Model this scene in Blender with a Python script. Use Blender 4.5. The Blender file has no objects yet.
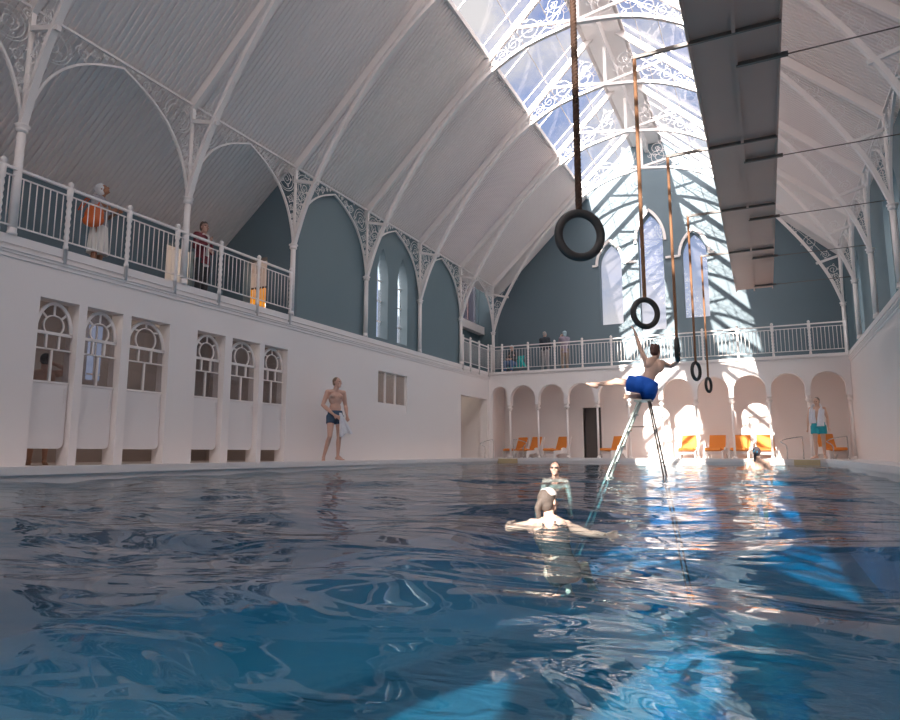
import bpy, bmesh, math, random
import numpy as np
from mathutils import Vector, Matrix, Quaternion
R = math.radians
PI = math.pi
random.seed(7)
SC = bpy.context.scene
COL = SC.collection

# ------------------------------------------------------------------ helpers
class MB:
    """collects geometry; build() links it as one mesh object"""
    def __init__(s): s.v = []; s.f = []; s.sm = []; s.mi = []
    def add(s, v, f, smooth=False, mi=0):
        o = len(s.v); s.v += [tuple(p) for p in v]
        s.f += [tuple(i + o for i in q) for q in f]
        s.sm += [smooth] * len(f); s.mi += [mi] * len(f)
        return s
    def box(s, x0, x1, y0, y1, z0, z1, mi=0):
        v = [(x, y, z) for x in (x0, x1) for y in (y0, y1) for z in (z0, z1)]
        return s.add(v, [(0, 1, 3, 2), (4, 6, 7, 5), (0, 4, 5, 1), (2, 3, 7, 6), (0, 2, 6, 4), (1, 5, 7, 3)], mi=mi)
    def hexa(s, v, mi=0):
        return s.add(v, [(0, 1, 3, 2), (4, 6, 7, 5), (0, 4, 5, 1), (2, 3, 7, 6), (0, 2, 6, 4), (1, 5, 7, 3)], mi=mi)
    def beam(s, a, b, w, h, up=(0, 0, 1), mi=0):
        a = Vector(a); b = Vector(b); d = (b - a).normalized(); up = Vector(up)
        r = d.cross(up).normalized(); u = r.cross(d).normalized()
        v = [p + r * (w / 2 * i) + u * (h / 2 * j) for p in (a, b) for i in (-1, 1) for j in (-1, 1)]
        return s.hexa(v, mi)
    def tube(s, pts, r, n=6, cap=True, smooth=True, closed=False, mi=0):
        pts = [Vector(p) for p in pts]; N = len(pts)
        rs = r if isinstance(r, (list, tuple)) else [r] * N
        V = []; F = []; ref = None
        for i, p in enumerate(pts):
            if closed: t = pts[(i + 1) % N] - pts[i - 1]
            else: t = pts[min(i + 1, N - 1)] - pts[max(i - 1, 0)]
            t.normalize()
            if ref is None:
                ref = Vector((0, 0, 1)) if abs(t.z) < .9 else Vector((1, 0, 0))
            x = t.cross(ref).normalized(); y = x.cross(t).normalized(); ref = y
            for k in range(n):
                a = 2 * PI * k / n
                V.append(p + x * (math.cos(a) * rs[i]) + y * (math.sin(a) * rs[i]))
        for i in range(N if closed else N - 1):
            j = (i + 1) % N
            for k in range(n):
                F.append((i * n + k, i * n + (k + 1) % n, j * n + (k + 1) % n, j * n + k))
        s.add(V, F, smooth, mi)
        if cap and not closed:
            o = len(s.v) - len(V)
            s.f += [tuple(o + k for k in range(n)), tuple(o + (N - 1) * n + k for k in reversed(range(n)))]
            s.sm += [False] * 2; s.mi += [mi] * 2
        return s
    def lathe(s, prof, c=(0, 0, 0), n=16, mi=0, smooth=True):
        V = []; F = []
        for (r, z) in prof:
            for k in range(n):
                a = 2 * PI * k / n; V.append((c[0] + r * math.cos(a), c[1] + r * math.sin(a), c[2] + z))
        for i in range(len(prof) - 1):
            for k in range(n):
                F.append((i * n + k, i * n + (k + 1) % n, (i + 1) * n + (k + 1) % n, (i + 1) * n + k))
        F.append(tuple(reversed(range(n)))); F.append(tuple((len(prof) - 1) * n + k for k in range(n)))
        return s.add(V, F, smooth, mi)
    def ell(s, c, r, n=12, rot=None, mi=0):
        V = []; F = []; m = n // 2 + 2
        for i in range(m + 1):
            th = PI * i / m
            for k in range(n):
                a = 2 * PI * k / n
                q = Vector((r[0] * math.sin(th) * math.cos(a), r[1] * math.sin(th) * math.sin(a), -r[2] * math.cos(th)))
                if rot is not None: q = rot @ q
                V.append(q + Vector(c))
        for i in range(m):
            for k in range(n):
                F.append((i * n + k, i * n + (k + 1) % n, (i + 1) * n + (k + 1) % n, (i + 1) * n + k))
        return s.add(V, F, True, mi)
    def cap(s, a, ra, b, rb, n=10):
        """tapered capsule"""
        a = Vector(a); b = Vector(b); d = b - a; L = max(d.length, 1e-4); d.normalize()
        P = []; Rr = []
        for i in range(4):
            t = PI / 2 * i / 4; P.append(a - d * ra * math.cos(t)); Rr.append(max(ra * math.sin(t), 1e-4))
        for i in range(5):
            t = i / 4; P.append(a + d * L * t); Rr.append(ra + (rb - ra) * t)
        for i in range(1, 5):
            t = PI / 2 * i / 4; P.append(b + d * rb * math.sin(t)); Rr.append(max(rb * math.cos(t), 1e-4))
        return s.tube(P, Rr, n)
    def prism(s, poly, d0, d1, axis='x', mi=0):
        """poly in the two other axes, extruded along axis"""
        def P(u, w, d):
            return {'x': (d, u, w), 'y': (u, d, w), 'z': (u, w, d)}[axis]
        n = len(poly); V = [P(u, w, d0) for u, w in poly] + [P(u, w, d1) for u, w in poly]
        F = [tuple(range(n)), tuple(reversed(range(n, 2 * n)))] + [(i, i + n, (i + 1) % n + n, (i + 1) % n) for i in range(n)]
        return s.add(V, F, mi=mi)
    def mesh(s, name, mats):
        me = bpy.data.meshes.new(name); me.from_pydata([tuple(p) for p in s.v], [], s.f)
        me.polygons.foreach_set('use_smooth', s.sm); me.polygons.foreach_set('material_index', s.mi)
        for m in (mats if isinstance(mats, (list, tuple)) else [mats]): me.materials.append(m)
        me.update(); return me
    def build(s, name, mats, parent=None, fix=True):
        me = s.mesh(name, mats)
        if fix:
            bm = bmesh.new(); bm.from_mesh(me); bmesh.ops.recalc_face_normals(bm, faces=bm.faces); bm.to_mesh(me); bm.free()
        return link(name, me, parent)

def link(name, me, parent=None):
    o = bpy.data.objects.new(name, me); COL.objects.link(o)
    if parent: o.parent = parent
    return o
def tag(o, label=None, cat=None, group=None, kind=None):
    if label: o['label'] = label
    if cat: o['category'] = cat
    if group: o['group'] = group
    if kind: o['kind'] = kind
    return o
def struct(name, mb, m): return tag(mb.build(name, m), kind='structure')
def thing(name, label, cat, loc=(0, 0, 0), rz=0, group=None):
    o = bpy.data.objects.new(name, None); COL.objects.link(o); o.empty_display_size = .1
    o.location = loc; o.rotation_euler = (0, 0, rz)
    return tag(o, label, cat, group)
def dup(root, loc=None, rz=None, label=None, group=None):
    kids = [(c, list(c.children)) for c in root.children]
    r = root.copy(); COL.objects.link(r)
    if loc is not None: r.location = loc
    if rz is not None: r.rotation_euler = (0, 0, rz)
    if label: r['label'] = label
    if group: r['group'] = group
    for c, gs in kids:
        k = c.copy(); COL.objects.link(k); k.parent = r
        for g in gs:
            q = g.copy(); COL.objects.link(q); q.parent = k
    return r

# ------------------------------------------------------------------ materials
def mat(name, col, rough=.6, metal=0, bump=0, bscale=30, var=0, vscale=3, spec=.5):
    m = bpy.data.materials.new(name); m.use_nodes = True; nt = m.node_tree; b = nt.nodes['Principled BSDF']
    b.inputs['Base Color'].default_value = (*col, 1); b.inputs['Roughness'].default_value = rough
    b.inputs['Metallic'].default_value = metal; b.inputs['Specular IOR Level'].default_value = spec
    tc = nt.nodes.new('ShaderNodeTexCoord')
    if var:
        n = nt.nodes.new('ShaderNodeTexNoise'); n.inputs['Scale'].default_value = vscale; n.inputs['Detail'].default_value = 4
        nt.links.new(tc.outputs['Object'], n.inputs['Vector'])
        mx = nt.nodes.new('ShaderNodeMix'); mx.data_type = 'RGBA'
        mx.inputs[6].default_value = (*[c * (1 - var) for c in col], 1); mx.inputs[7].default_value = (*[min(1, c * (1 + var)) for c in col], 1)
        nt.links.new(n.outputs['Fac'], mx.inputs[0]); nt.links.new(mx.outputs[2], b.inputs['Base Color'])
    if bump:
        n = nt.nodes.new('ShaderNodeTexNoise'); n.inputs['Scale'].default_value = bscale
        nt.links.new(tc.outputs['Object'], n.inputs['Vector'])
        bp = nt.nodes.new('ShaderNodeBump'); bp.inputs['Strength'].default_value = bump; bp.inputs['Distance'].default_value = .01
        nt.links.new(n.outputs['Fac'], bp.inputs['Height']); nt.links.new(bp.outputs[0], b.inputs['Normal'])
    return m
def emit(name, col, s):
    m = bpy.data.materials.new(name); m.use_nodes = True; nt = m.node_tree; nt.nodes.clear()
    e = nt.nodes.new('ShaderNodeEmission'); e.inputs[0].default_value = (*col, 1); e.inputs[1].default_value = s
    o = nt.nodes.new('ShaderNodeOutputMaterial'); nt.links.new(e.outputs[0], o.inputs[0]); return m
def thin_fresnel(nt, ior):
    # the same reflectance from both faces of a thin pane
    g = nt.nodes.new('ShaderNodeNewGeometry'); m = nt.nodes.new('ShaderNodeMapRange'); nt.links.new(g.outputs['Backfacing'], m.inputs['Value'])
    m.inputs['To Min'].default_value = ior; m.inputs['To Max'].default_value = 1 / ior
    f = nt.nodes.new('ShaderNodeFresnel'); nt.links.new(m.outputs[0], f.inputs[0]); return f
def glassmat(name, dust, tint=(1, 1, 1), rough=.02, dustcol=(.9, .9, .95)):
    """thin pane: clear with a little dust film and a fresnel reflection"""
    m = bpy.data.materials.new(name); m.use_nodes = True; nt = m.node_tree; nt.nodes.clear(); N = nt.nodes.new; L = nt.links.new
    tr = N('ShaderNodeBsdfTransparent'); tr.inputs[0].default_value = (*tint, 1)
    tl = N('ShaderNodeBsdfTranslucent'); tl.inputs[0].default_value = (*dustcol, 1)
    df = N('ShaderNodeBsdfDiffuse'); df.inputs[0].default_value = (*dustcol, 1)
    dd = N('ShaderNodeMixShader'); L(tl.outputs[0], dd.inputs[1]); L(df.outputs[0], dd.inputs[2]); dd.inputs[0].default_value = .4
    m1 = N('ShaderNodeMixShader'); m1.inputs[0].default_value = dust; L(tr.outputs[0], m1.inputs[1]); L(dd.outputs[0], m1.inputs[2])
    gl = N('ShaderNodeBsdfGlossy'); gl.inputs['Roughness'].default_value = rough
    fr = thin_fresnel(nt, 1.4)
    m2 = N('ShaderNodeMixShader'); L(fr.outputs[0], m2.inputs[0]); L(m1.outputs[0], m2.inputs[1]); L(gl.outputs[0], m2.inputs[2])
    o = N('ShaderNodeOutputMaterial'); L(m2.outputs[0], o.inputs[0]); return m

M = {}
M['wall'] = mat('wall_plaster', (.87, .815, .795), .55, bump=.15, bscale=60, var=.02, vscale=.7)
M['iron'] = mat('white_iron', (.88, .825, .80), .4)
M['filigree'] = mat('white_scrollwork', (.85, .81, .79), .45)
M['roof'] = mat('white_corrugated', (.86, .79, .765), .5, var=.05, vscale=.5)
M['teal'] = mat('teal_plaster', (.12, .172, .205), .6, bump=.1, bscale=40, var=.04, vscale=.8)
M['teal2'] = mat('teal_panel', (.14, .205, .235), .55, var=.03, vscale=1)
M['cubicle'] = mat('cubicle_paint', (.82, .775, .765), .45)
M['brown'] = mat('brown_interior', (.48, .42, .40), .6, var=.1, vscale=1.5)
M['dark'] = mat('dark_door', (.11, .095, .09), .5)
M['grey'] = mat('taupe_steel', (.50, .335, .28), .5, var=.05, vscale=2)
M['steel'] = mat('dull_steel', (.13, .11, .10), .5)
M['chrome'] = mat('chrome', (.6, .6, .6), .18, metal=1)
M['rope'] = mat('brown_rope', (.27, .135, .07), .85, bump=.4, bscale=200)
M['rope_shaded'] = mat('shaded_rope', (.075, .038, .024), .85, bump=.4, bscale=200)  # same brown rope with shade put into its colour, for the nearest ring
M['rubber'] = mat('dark_ring', (.035, .032, .032), .55, bump=.2, bscale=90)
M['orange'] = mat('orange_canvas', (.80, .28, .05), .75, bump=.3, bscale=150)
M['chairwhite'] = mat('white_chair_frame', (.78, .75, .74), .4)
M['sand'] = mat('pale_timber', (.62, .48, .28), .6, var=.1, vscale=8)
M['floor'] = mat('deck_stone', (.80, .75, .735), .45, var=.04, vscale=2)
M['pool'] = mat('pool_tile', (.24, .46, .55), .5, var=.05, vscale=.6)
M['alu'] = mat('ladder_aluminium', (.42, .50, .48), .35, metal=.5)
M['sky_glass'] = glassmat('roof_glass', .035)
M['win_glass'] = glassmat('gable_glass', .08, dustcol=(.85, .84, .95))
M['fan_glass'] = glassmat('fanlight_glass', .03, tint=(.8, .8, .82))

# ------------------------------------------------------------------ measures
XL, XR, XC = -9.54, 2.46, -3.54
YE, YG, YB = 23.21, 25.0, -13.9
ZD, ZW, ZBAL, ZCAP = -.19, -.38, 3.05, 4.68
ZF = 6.62                                   # ring beam height
BAY = 3.06
YC = [23.70 - BAY * k for k in range(13)]   # column lines, far to near
SL = .958
def soff(s): return 6.72 + SL * s           # roof soffit height, s = distance from wall line
_rib = [(0.0, 4.72), (.12, 5.1), (.30, 5.6), (.60, 6.2), (1.08, 7.0), (1.8, 8.0), (2.6, 8.86), (3.6, 9.66), (4.7, 10.2), (6.0, 10.45)]
def ribz(s):
    return float(np.interp(s, _rx, _rz))
def catmull(P, n=6):
    out = []
    for i in range(len(P) - 1):
        p0 = P[max(i - 1, 0)]; p1 = P[i]; p2 = P[i + 1]; p3 = P[min(i + 2, len(P) - 1)]
        for k in range(n):
            t = k / n
            out.append(tuple(.5 * ((2 * b) + (-a + c) * t + (2 * a - 5 * b + 4 * c - d) * t * t + (-a + 3 * b - 3 * c + d) * t ** 3) for a, b, c, d in zip(p0, p1, p2, p3)))
    out.append(tuple(P[-1])); return out
RIB = catmull(_rib, 5)
_rx = [p[0] for p in RIB]; _rz = [p[1] for p in RIB]

def ribbon(mb, pts, w, h, plane='x'):
    """rectangular section swept along a planar curve; plane = normal axis of the curve plane. w across the plane, h in plane"""
    P = [Vector(p) for p in pts]; N = len(P); nrm = Vector((1, 0, 0)) if plane == 'x' else Vector((0, 1, 0))
    V = []; F = []
    for i, p in enumerate(P):
        t = (P[min(i + 1, N - 1)] - P[max(i - 1, 0)]).normalized(); q = nrm.cross(t).normalized()
        for a, b in ((-1, -1), (1, -1), (1, 1), (-1, 1)): V.append(p + nrm * (a * w / 2) + q * (b * h / 2))
    for i in range(N - 1):
        for k in range(4): F.append((i * 4 + k, i * 4 + (k + 1) % 4, (i + 1) * 4 + (k + 1) % 4, (i + 1) * 4 + k))
    F += [(0, 1, 2, 3), ((N - 1) * 4 + 3, (N - 1) * 4 + 2, (N - 1) * 4 + 1, (N - 1) * 4)]
    mb.add(V, F)

def spiral(c, r, a0=0, turns=1.6, hand=1, n=26, end=.14):
    out = []
    for i in range(n + 1):
        t = i / n; a = a0 + hand * 2 * PI * turns * t; q = r * (1 - t * (1 - end)); out.append((c[0] + q * math.cos(a), c[1] + q * math.sin(a)))
    return out
def circ(c, r, n=28): return [(c[0] + r * math.cos(2 * PI * i / n), c[1] + r * math.sin(2 * PI * i / n)) for i in range(n)]
def rose(c, r, h=1, a0=0):
    """a scroll: outer curl, inner curl and two leaf hooks"""
    L = [spiral(c, r, a0, 1.9, h), ]
    for q in (.3, .55, .8):
        a = a0 + h * 2 * PI * q * .9 + .3
        p = (c[0] + r * .9 * math.cos(a), c[1] + r * .9 * math.sin(a))
        L.append(spiral((p[0] + .0, p[1] + .0), r * .26, a, 1.1, -h, 10))
    return L

# ------------------------------------------------------------------ structure: floor, pool, walls
PX0, PX1, PY0, PY1 = -8.75, 1.55, -5.0, 22.1
b = MB()
b.box(-13, PX0, YB - 1, 26.6, ZD - .5, ZD); b.box(PX1, 3.2, YB - 1, 26.6, ZD - .5, ZD)
b.box(PX0, PX1, PY1, 26.6, ZD - .5, ZD); b.box(PX0, PX1, YB - 1, PY0, ZD - .5, ZD)
struct('floor', b, M['floor'])
ZP = -2.3
b = MB()
b.box(PX0 - .2, PX1 + .2, PY0 - .2, PY1 + .2, ZP - .2, ZP)
b.box(PX0 - .2, PX0 - .02, PY0, PY1, ZP, ZD - .14); b.box(PX1 + .02, PX1 + .2, PY0, PY1, ZP, ZD - .14)
b.box(PX0 - .2, PX1 + .2, PY1 + .02, PY1 + .2, ZP, ZD - .14); b.box(PX0 - .2, PX1 + .2, PY0 - .2, PY0 - .02, ZP, ZD - .14)
struct('floor', b, M['pool']).name = 'floor_pool'
b = MB()  # coping
b.box(PX0 - .16, PX0 + .03, PY0, PY1 + .1, ZD - .10, ZD + .012); b.box(PX1 - .03, PX1 + .16, PY0, PY1 + .1, ZD - .10, ZD + .012)
b.box(PX0 + .03, PX1 - .03, PY1 - .03, PY1 + .16, ZD - .10, ZD + .012)
struct('trim_1', b, M['wall'])

# water surface
def water():
    rng = np.random.RandomState(4)
    ys = [PY0]; 
    while ys[-1] < PY1:
        y = ys[-1]; ys.append(y + max(.03, min(.16, .012 * max(y, 0) + .02)) if y > -.5 else y + .25)
    ys[-1] = PY1; ys = np.array(ys); xs = np.linspace(PX0, PX1, 300)
    X, Y = np.meshgrid(xs, ys); Z = np.zeros_like(X)
    for i in range(60):
        lam = .22 * (2.4 / .22) ** rng.rand(); th = rng.normal(R(75), R(38)); k = 2 * PI / lam
        a = .0013 * lam ** 1.1 * (1.7 if lam > .6 else .9)
        ph = rng.rand() * 7
        u = X * math.cos(th) + Y * math.sin(th) + .25 * np.sin(X * 1.1 + i) + .2 * np.sin(Y * .8 + X * .4 + 2 * i)
        fade = np.clip(lam / (.02 * np.maximum(Y, 0) + .12) - .6, 0, 1)
        Z += a * np.sin(k * u + ph) * fade
    ny, nx = X.shape
    V = np.stack([X, Y, Z], -1).reshape(-1, 3)
    I = np.arange(ny * nx).reshape(ny, nx)
    F = np.stack([I[:-1, :-1], I[:-1, 1:], I[1:, 1:], I[1:, :-1]], -1).reshape(-1, 4)
    # close the body of water: sides and bottom just inside the pool shell
    zb = ZP - ZW + .004; nv = ny * nx; ring_ = [int(q) for q in I[0, :]] + [int(q) for q in I[1:, -1]] + [int(q) for q in I[-1, -2::-1]] + [int(q) for q in I[-2:0:-1, 0]]
    V = V.tolist(); F = F.tolist()
    for q in ring_: V.append([V[q][0], V[q][1], zb])
    m_ = len(ring_)
    for q in range(m_): F.append([ring_[q], nv + q, nv + (q + 1) % m_, ring_[(q + 1) % m_]])
    F.append([nv + q for q in reversed(range(m_))])
    me = bpy.data.meshes.new('pool_water'); me.from_pydata(V, [], F)
    me.polygons.foreach_set('use_smooth', [True] * len(F)); me.update()
    m = bpy.data.materials.new('water'); m.use_nodes = True; nt = m.node_tree; nt.nodes.clear(); N = nt.nodes.new; L = nt.links.new
    tr = N('ShaderNodeBsdfTransparent'); tr.inputs[0].default_value = (.93, .97, 1, 1)
    gl = N('ShaderNodeBsdfGlossy'); gl.inputs['Roughness'].default_value = .0
    fr = thin_fresnel(nt, 1.5)
    mx = N('ShaderNodeMixShader'); L(fr.outputs[0], mx.inputs[0]); L(tr.outputs[0], mx.inputs[1]); L(gl.outputs[0], mx.inputs[2])
    tc = N('ShaderNodeTexCoord'); mp = N('ShaderNodeMapping'); mp.inputs['Scale'].default_value = (1, 1.9, 1)
    n1 = N('ShaderNodeTexNoise'); n1.inputs['Scale'].default_value = 1.4; n1.inputs['Detail'].default_value = 2.5; n1.inputs['Distortion'].default_value = .8
    L(tc.outputs['Object'], mp.inputs[0]); L(mp.outputs[0], n1.inputs['Vector'])
    bp = N('ShaderNodeBump'); bp.inputs['Strength'].default_value = 1; bp.inputs['Distance'].default_value = .036
    L(n1.outputs['Fac'], bp.inputs['Height']); L(bp.outputs[0], gl.inputs['Normal']); L(bp.outputs[0], fr.inputs['Normal'])
    o = N('ShaderNodeOutputMaterial'); L(mx.outputs[0], o.inputs[0]); me.materials.append(m)
    va = N('ShaderNodeVolumeAbsorption'); va.inputs['Color'].default_value = (.02, .72, .84, 1); va.inputs['Density'].default_value = .29; L(va.outputs[0], o.inputs['Volume'])
    ob = link('pool_water', me); ob.location = (0, 0, ZW)
    tag(ob, 'rippling blue water filling the long indoor pool', 'water', kind='stuff')
water()

def wall_holes(mb, ax, d0, d1, u0, u1, z0, z1, holes):
    """box wall with rectangular holes; ax 'x': wall plane normal x (u=y) ; 'y': normal y (u=x)"""
    us = sorted({u0, u1} | {h[0] for h in holes} | {h[1] for h in holes}); zs = sorted({z0, z1} | {h[2] for h in holes} | {h[3] for h in holes})
    for i in range(len(us) - 1):
        run = None
        for j in range(len(zs) - 1):
            cu = (us[i] + us[i + 1]) / 2; cz = (zs[j] + zs[j + 1]) / 2
            solid = not any(h[0] < cu < h[1] and h[2] < cz < h[3] for h in holes)
            if solid and run is None: run = zs[j]
            if (not solid or j == len(zs) - 2) and run is not None:
                e = zs[j + 1] if solid else zs[j]
                (mb.box(d0, d1, us[i], us[i + 1], run, e) if ax == 'x' else mb.box(us[i], us[i + 1], d0, d1, run, e)); run = None

def arch_pts(c, w, zs, za, n=10, kind='gothic'):
    """outline of an arched head from left spring over apex to right spring"""
    out = []
    if kind == 'round':
        for i in range(2 * n + 1):
            a = PI - PI * i / (2 * n); out.append((c + w * math.cos(a), zs + (za - zs) * math.sin(a)))
    else:
        h = za - zs; rr = (h * h + w * w) / (2 * w)
        for i in range(n + 1):
            t = i / n; a = math.asin(min(1, h / rr)) * t
            out.append((c - w + rr - rr * math.cos(a), zs + rr * math.sin(a)))
        out += [(2 * c - u, z) for u, z in reversed(out[:-1])]
    return out
def arch_fill(mb, ax, d0, d1, c, w, zs, za, ztop, n=8, kind='gothic', w2=None):
    """solid above an arched head up to ztop, between c-w2 and c+w2"""
    P = arch_pts(c, w, zs, za, n, kind); w2 = w2 or w
    for i in range(len(P) - 1):
        (u0, z0), (u1, z1) = P[i], P[i + 1]
        q = [(u0, z0), (u1, z1), (u1, ztop), (u0, ztop)]
        mb.prism(q, d0, d1, ax)

# left lower wall with six cubicle openings, a serving window and an open doorway
CUB = [(5.83, 6.45), (6.58, 7.22), (7.38, 8.18), (8.81, 9.52), (9.71, 10.51), (10.65, 11.4)]
CZ1 = 2.29
b = MB()
holes = [(a, c, ZD, CZ1) for a, c in CUB] + [(15.2, 16.82, 1.17, 2.25), (20.63, 23.0, ZD, 2.02)]
wall_holes(b, 'x', XL - .28, XL, YB, YE + .3, ZD, ZBAL, holes)
b.box(XL - .28, XL, YE + .3, YG, ZD, ZBAL)
struct('wall_left', b, M['wall'])
b = MB()
for z0, z1, d in ((2.86, 2.90, .045), (2.82, 2.86, .03), (2.76, 2.82, .015)):
    b.box(XL, XL + d, YB, YE, z0, z1)
    b.box(XR - d, XR, YB, YE, z0, z1)
b.box(XL - .1, XL + .025, YB, YE, 2.95, ZBAL + .03); b.box(XR - .025, XR + .1, YB, YE, 2.95, ZBAL + .03)
struct('trim_2', b, M['wall'])
# right lower wall
b = MB(); b.box(XR, XR + .3, YB, YG, ZD, ZBAL)
struct('wall_right', b, M['wall'])
# rooms behind the left wall
b = MB()
b.box(-12.7, -12.6, 4.6, 12.2, ZD, 2.9)
b.box(-12.6, XL - .28, 4.5, 4.6, ZD, 2.9); b.box(-12.6, XL - .28, 12.1, 12.2, ZD, 2.9)
b.box(-12.6, XL - .28, 4.6, 12.1, 2.7, 2.9)
struct('wall_cubicle_room', b, M['brown'])
b = MB()
b.box(-11.0, -10.9, 14.6, 17.4, ZD, 2.8); b.box(-10.9, XL - .28, 14.5, 14.6, ZD, 2.8); b.box(-10.9, XL - .28, 17.3, 17.4, ZD, 2.8)
b.box(-10.9, XL - .28, 14.6, 17.3, 2.6, 2.8)
b.box(-12.2, -12.1, 20.3, 23.4, ZD, 2.8); b.box(-12.1, XL - .28, 20.3, 20.4, ZD, 2.8); b.box(-12.1, XL - .28, 23.2, 23.3, ZD, 2.8)
b.box(-12.1, XL - .28, 20.4, 23.3, 2.5, 2.8); b.box(-11.2, -11.1, 20.4, 21.6, ZD, 2.5)
struct('wall_side_rooms', b, M['wall'])

# upper side walls (teal infill) ------------------------------------------------
def lancet_hole(mb, X0, X1, yc, w, zb, zs, za, y0, y1, z0, z1):
    pass
b = MB()
Y3, Y4, Y5, Y6, Y7 = YC[4], YC[3], YC[2], YC[1], YC[0]     # 11.46 14.52 17.58 20.64 23.70
LW = [(15.49, .30), (16.63, .30)]
wall_holes(b, 'x', XL - .42, XL - .08, Y3 + .02, Y6 + .05, ZBAL, 6.9, [(c - w, c + w, 3.2, 5.85) for c, w in LW])
for c, w in LW: arch_fill(b, 'x', XL - .42, XL - .08, c, w, 4.95, 5.84, 5.86)
struct('wall_left', b, M['teal2']).name = 'wall_left_upper'
b = MB()   # right
LWR = []
for i in range(9):
    yc = YC[i + 1] + BAY / 2
    if i % 2 == 0 or i == 7: LWR += [(yc - .62, .33), (yc + .62, .33)]
wall_holes(b, 'x', XR + .22, XR + .55, YB, YG, ZBAL, 6.9, [(c - w, c + w, 3.3, 5.85) for c, w in LWR])
for c, w in LWR: arch_fill(b, 'x', XR + .22, XR + .55, c, w, 4.95, 5.84, 5.86)
struct('wall_right', b, M['teal2']).name = 'wall_right_upper'
# glass behind the lancets
n = 1
for c, w in LW:
    g = MB(); g.box(XL - .34, XL - .32, c - w, c + w, 3.2, 5.85); o = g.build('window_%d' % n, M['win_glass']); tag(o, kind='structure')
    f = MB()
    for z in (3.75, 4.35, 4.95): f.box(XL - .35, XL - .31, c - w, c + w, z - .015, z + .015)
    f.build('glazing_bar', M['iron'], o); n += 1
for c, w in LWR:
    g = MB(); g.box(XR + .5, XR + .52, c - w, c + w, 3.3, 5.85); o = g.build('window_%d' % n, M['win_glass']); tag(o, kind='structure')
    f = MB()
    for z in (3.9, 4.5, 5.1): f.box(XR + .49, XR + .53, c - w, c + w, z - .015, z + .015)
    f.build('glazing_bar', M['iron'], o); n += 1

# left gallery: back wall, cross wall, floor
b = MB()
wall_holes(b, 'x', -11.78, -11.64, YB, Y3 + .1, ZBAL - .05, 5.2, [(9.75, 10.5, ZBAL, 4.6)])
wall_holes(b, 'y', Y3, Y3 + .25, -11.78, XL - .05, ZBAL - .05, 6.75, [(-11.0, -10.3, ZBAL, 4.56)])
struct('wall_gallery', b, M['teal'])
b = MB(); b.box(-13, XL - .02, YB, Y3 + 2.2, 2.9, ZBAL); b.box(-12.0, XL - .1, Y6 - .1, YG, 2.9, ZBAL)
struct('floor_gallery', b, M['floor'])
b = MB()   # lobbies seen through the two gallery doorways
b.box(-12.9, -12.8, 9.2, 11.0, ZBAL, 5.0); b.box(-12.8, -11.78, 9.2, 9.3, ZBAL, 5.0); b.box(-12.8, -11.78, 10.9, 11.0, ZBAL, 5.0); b.box(-12.8, -11.78, 9.3, 10.9, 4.9, 5.0)
b.box(-12.2, -9.9, 13.3, 13.4, ZBAL, 4.9); b.box(-12.3, -12.2, Y3 + .25, 13.4, ZBAL, 4.9); b.box(-10.0, -9.98, Y3 + .25, 13.3, ZBAL, 4.9); b.box(-12.2, -10.0, Y3 + .25, 13.3, 4.8, 4.9)
struct('wall_lobby', b, M['wall'])
# far bay recess of the left side
b = MB()
wall_holes(b, 'x', -10.9, -10.7, Y6 - 1.2, YG, ZBAL, 8.2, [(21.8, 24.85, 5.25, 7.4)])
b.box(-10.7, XL - .42, Y6 - 1.2, Y6 - 1.1, ZBAL, 8); b.box(-10.9, XL - .3, YG, YG + .1, ZBAL, 8)
struct('wall_landing', b, M['teal2'])
b = MB(); b.box(-10.7, -10.45, Y6 - 1.1, YG - .02, 4.92, 5.24); struct('trim_3', b, M['wall'])
g = MB(); g.box(-10.82, -10.8, 21.8, 24.85, 5.25, 7.4); o = g.build('window_%d' % n, glassmat('smoked_glass', .12, tint=(.30, .28, .31), dustcol=(.5, .48, .5))); tag(o, kind='structure'); n += 1
f = MB()
for y in (22.5, 23.3, 24.1): f.box(-10.85, -10.8, y - .015, y + .015, 5.25, 7.4)
f.build('glazing_bar', M['grey'], o)
b = MB(); b.box(-10.9, XL - .3, Y6 - 1.2, YG, 7.6, 7.7)
struct('ceiling_landing', b, M['teal2'])

# gables ------------------------------------------------------------------------
GW = [(-5.10, .43, 4.92, 7.30, 8.15), (-3.56, .46, 4.58, 8.0, 9.15), (-2.00, .43, 4.92, 7.30, 8.15)]
def gable(y0, y1, name, GW=GW):
    b = MB()
    top = 8.16
    wall_holes(b, 'y', y0, y1, XL - .3, XR + .3, ZBAL, top, [(c - w, c + w, zb, (za if za < top else top) + (.01 if za < top else 0)) for c, w, zb, zs, za in GW])
    for c, w, zb, zs, za in GW:
        if za < top: arch_fill(b, 'y', y0, y1, c, w, zs, za, za + .01)
        else:
            b.box(c - w - .2, c - w, y0, y1, top, 9.4); b.box(c + w, c + w + .2, y0, y1, top, 9.4)
            b2 = MB(); arch_fill(b, 'y', y0, y1, c, w, zs + .17, za, 9.4)
    # upper trapezoids
    c, w = GW[1][0], GW[1][1] + .2
    sx = lambda z: (z - 6.9) / SL
    b.prism([(XL + sx(8.16), 8.16), (c - w, 8.16), (c - w, 9.4), (XL + sx(9.4), 9.4)], y0, y1, 'y')
    b.prism([(XR - sx(8.16), 8.16), (c + w, 8.16), (c + w, 9.4), (XR - sx(9.4), 9.4)], y0, y1, 'y')
    b.prism([(XL + sx(9.4), 9.4), (XR - sx(9.4), 9.4), (XC, 6.9 + SL * 6)], y0, y1, 'y')
    return struct(name, b, M['teal'])
gable(YG, YG + .35, 'wall_far_gable')
GWN = [(c + .55, w, zb, zs, za) for c, w, zb, zs, za in GW]
gable(YB - .35, YB, 'wall_near_gable', GWN)
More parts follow.
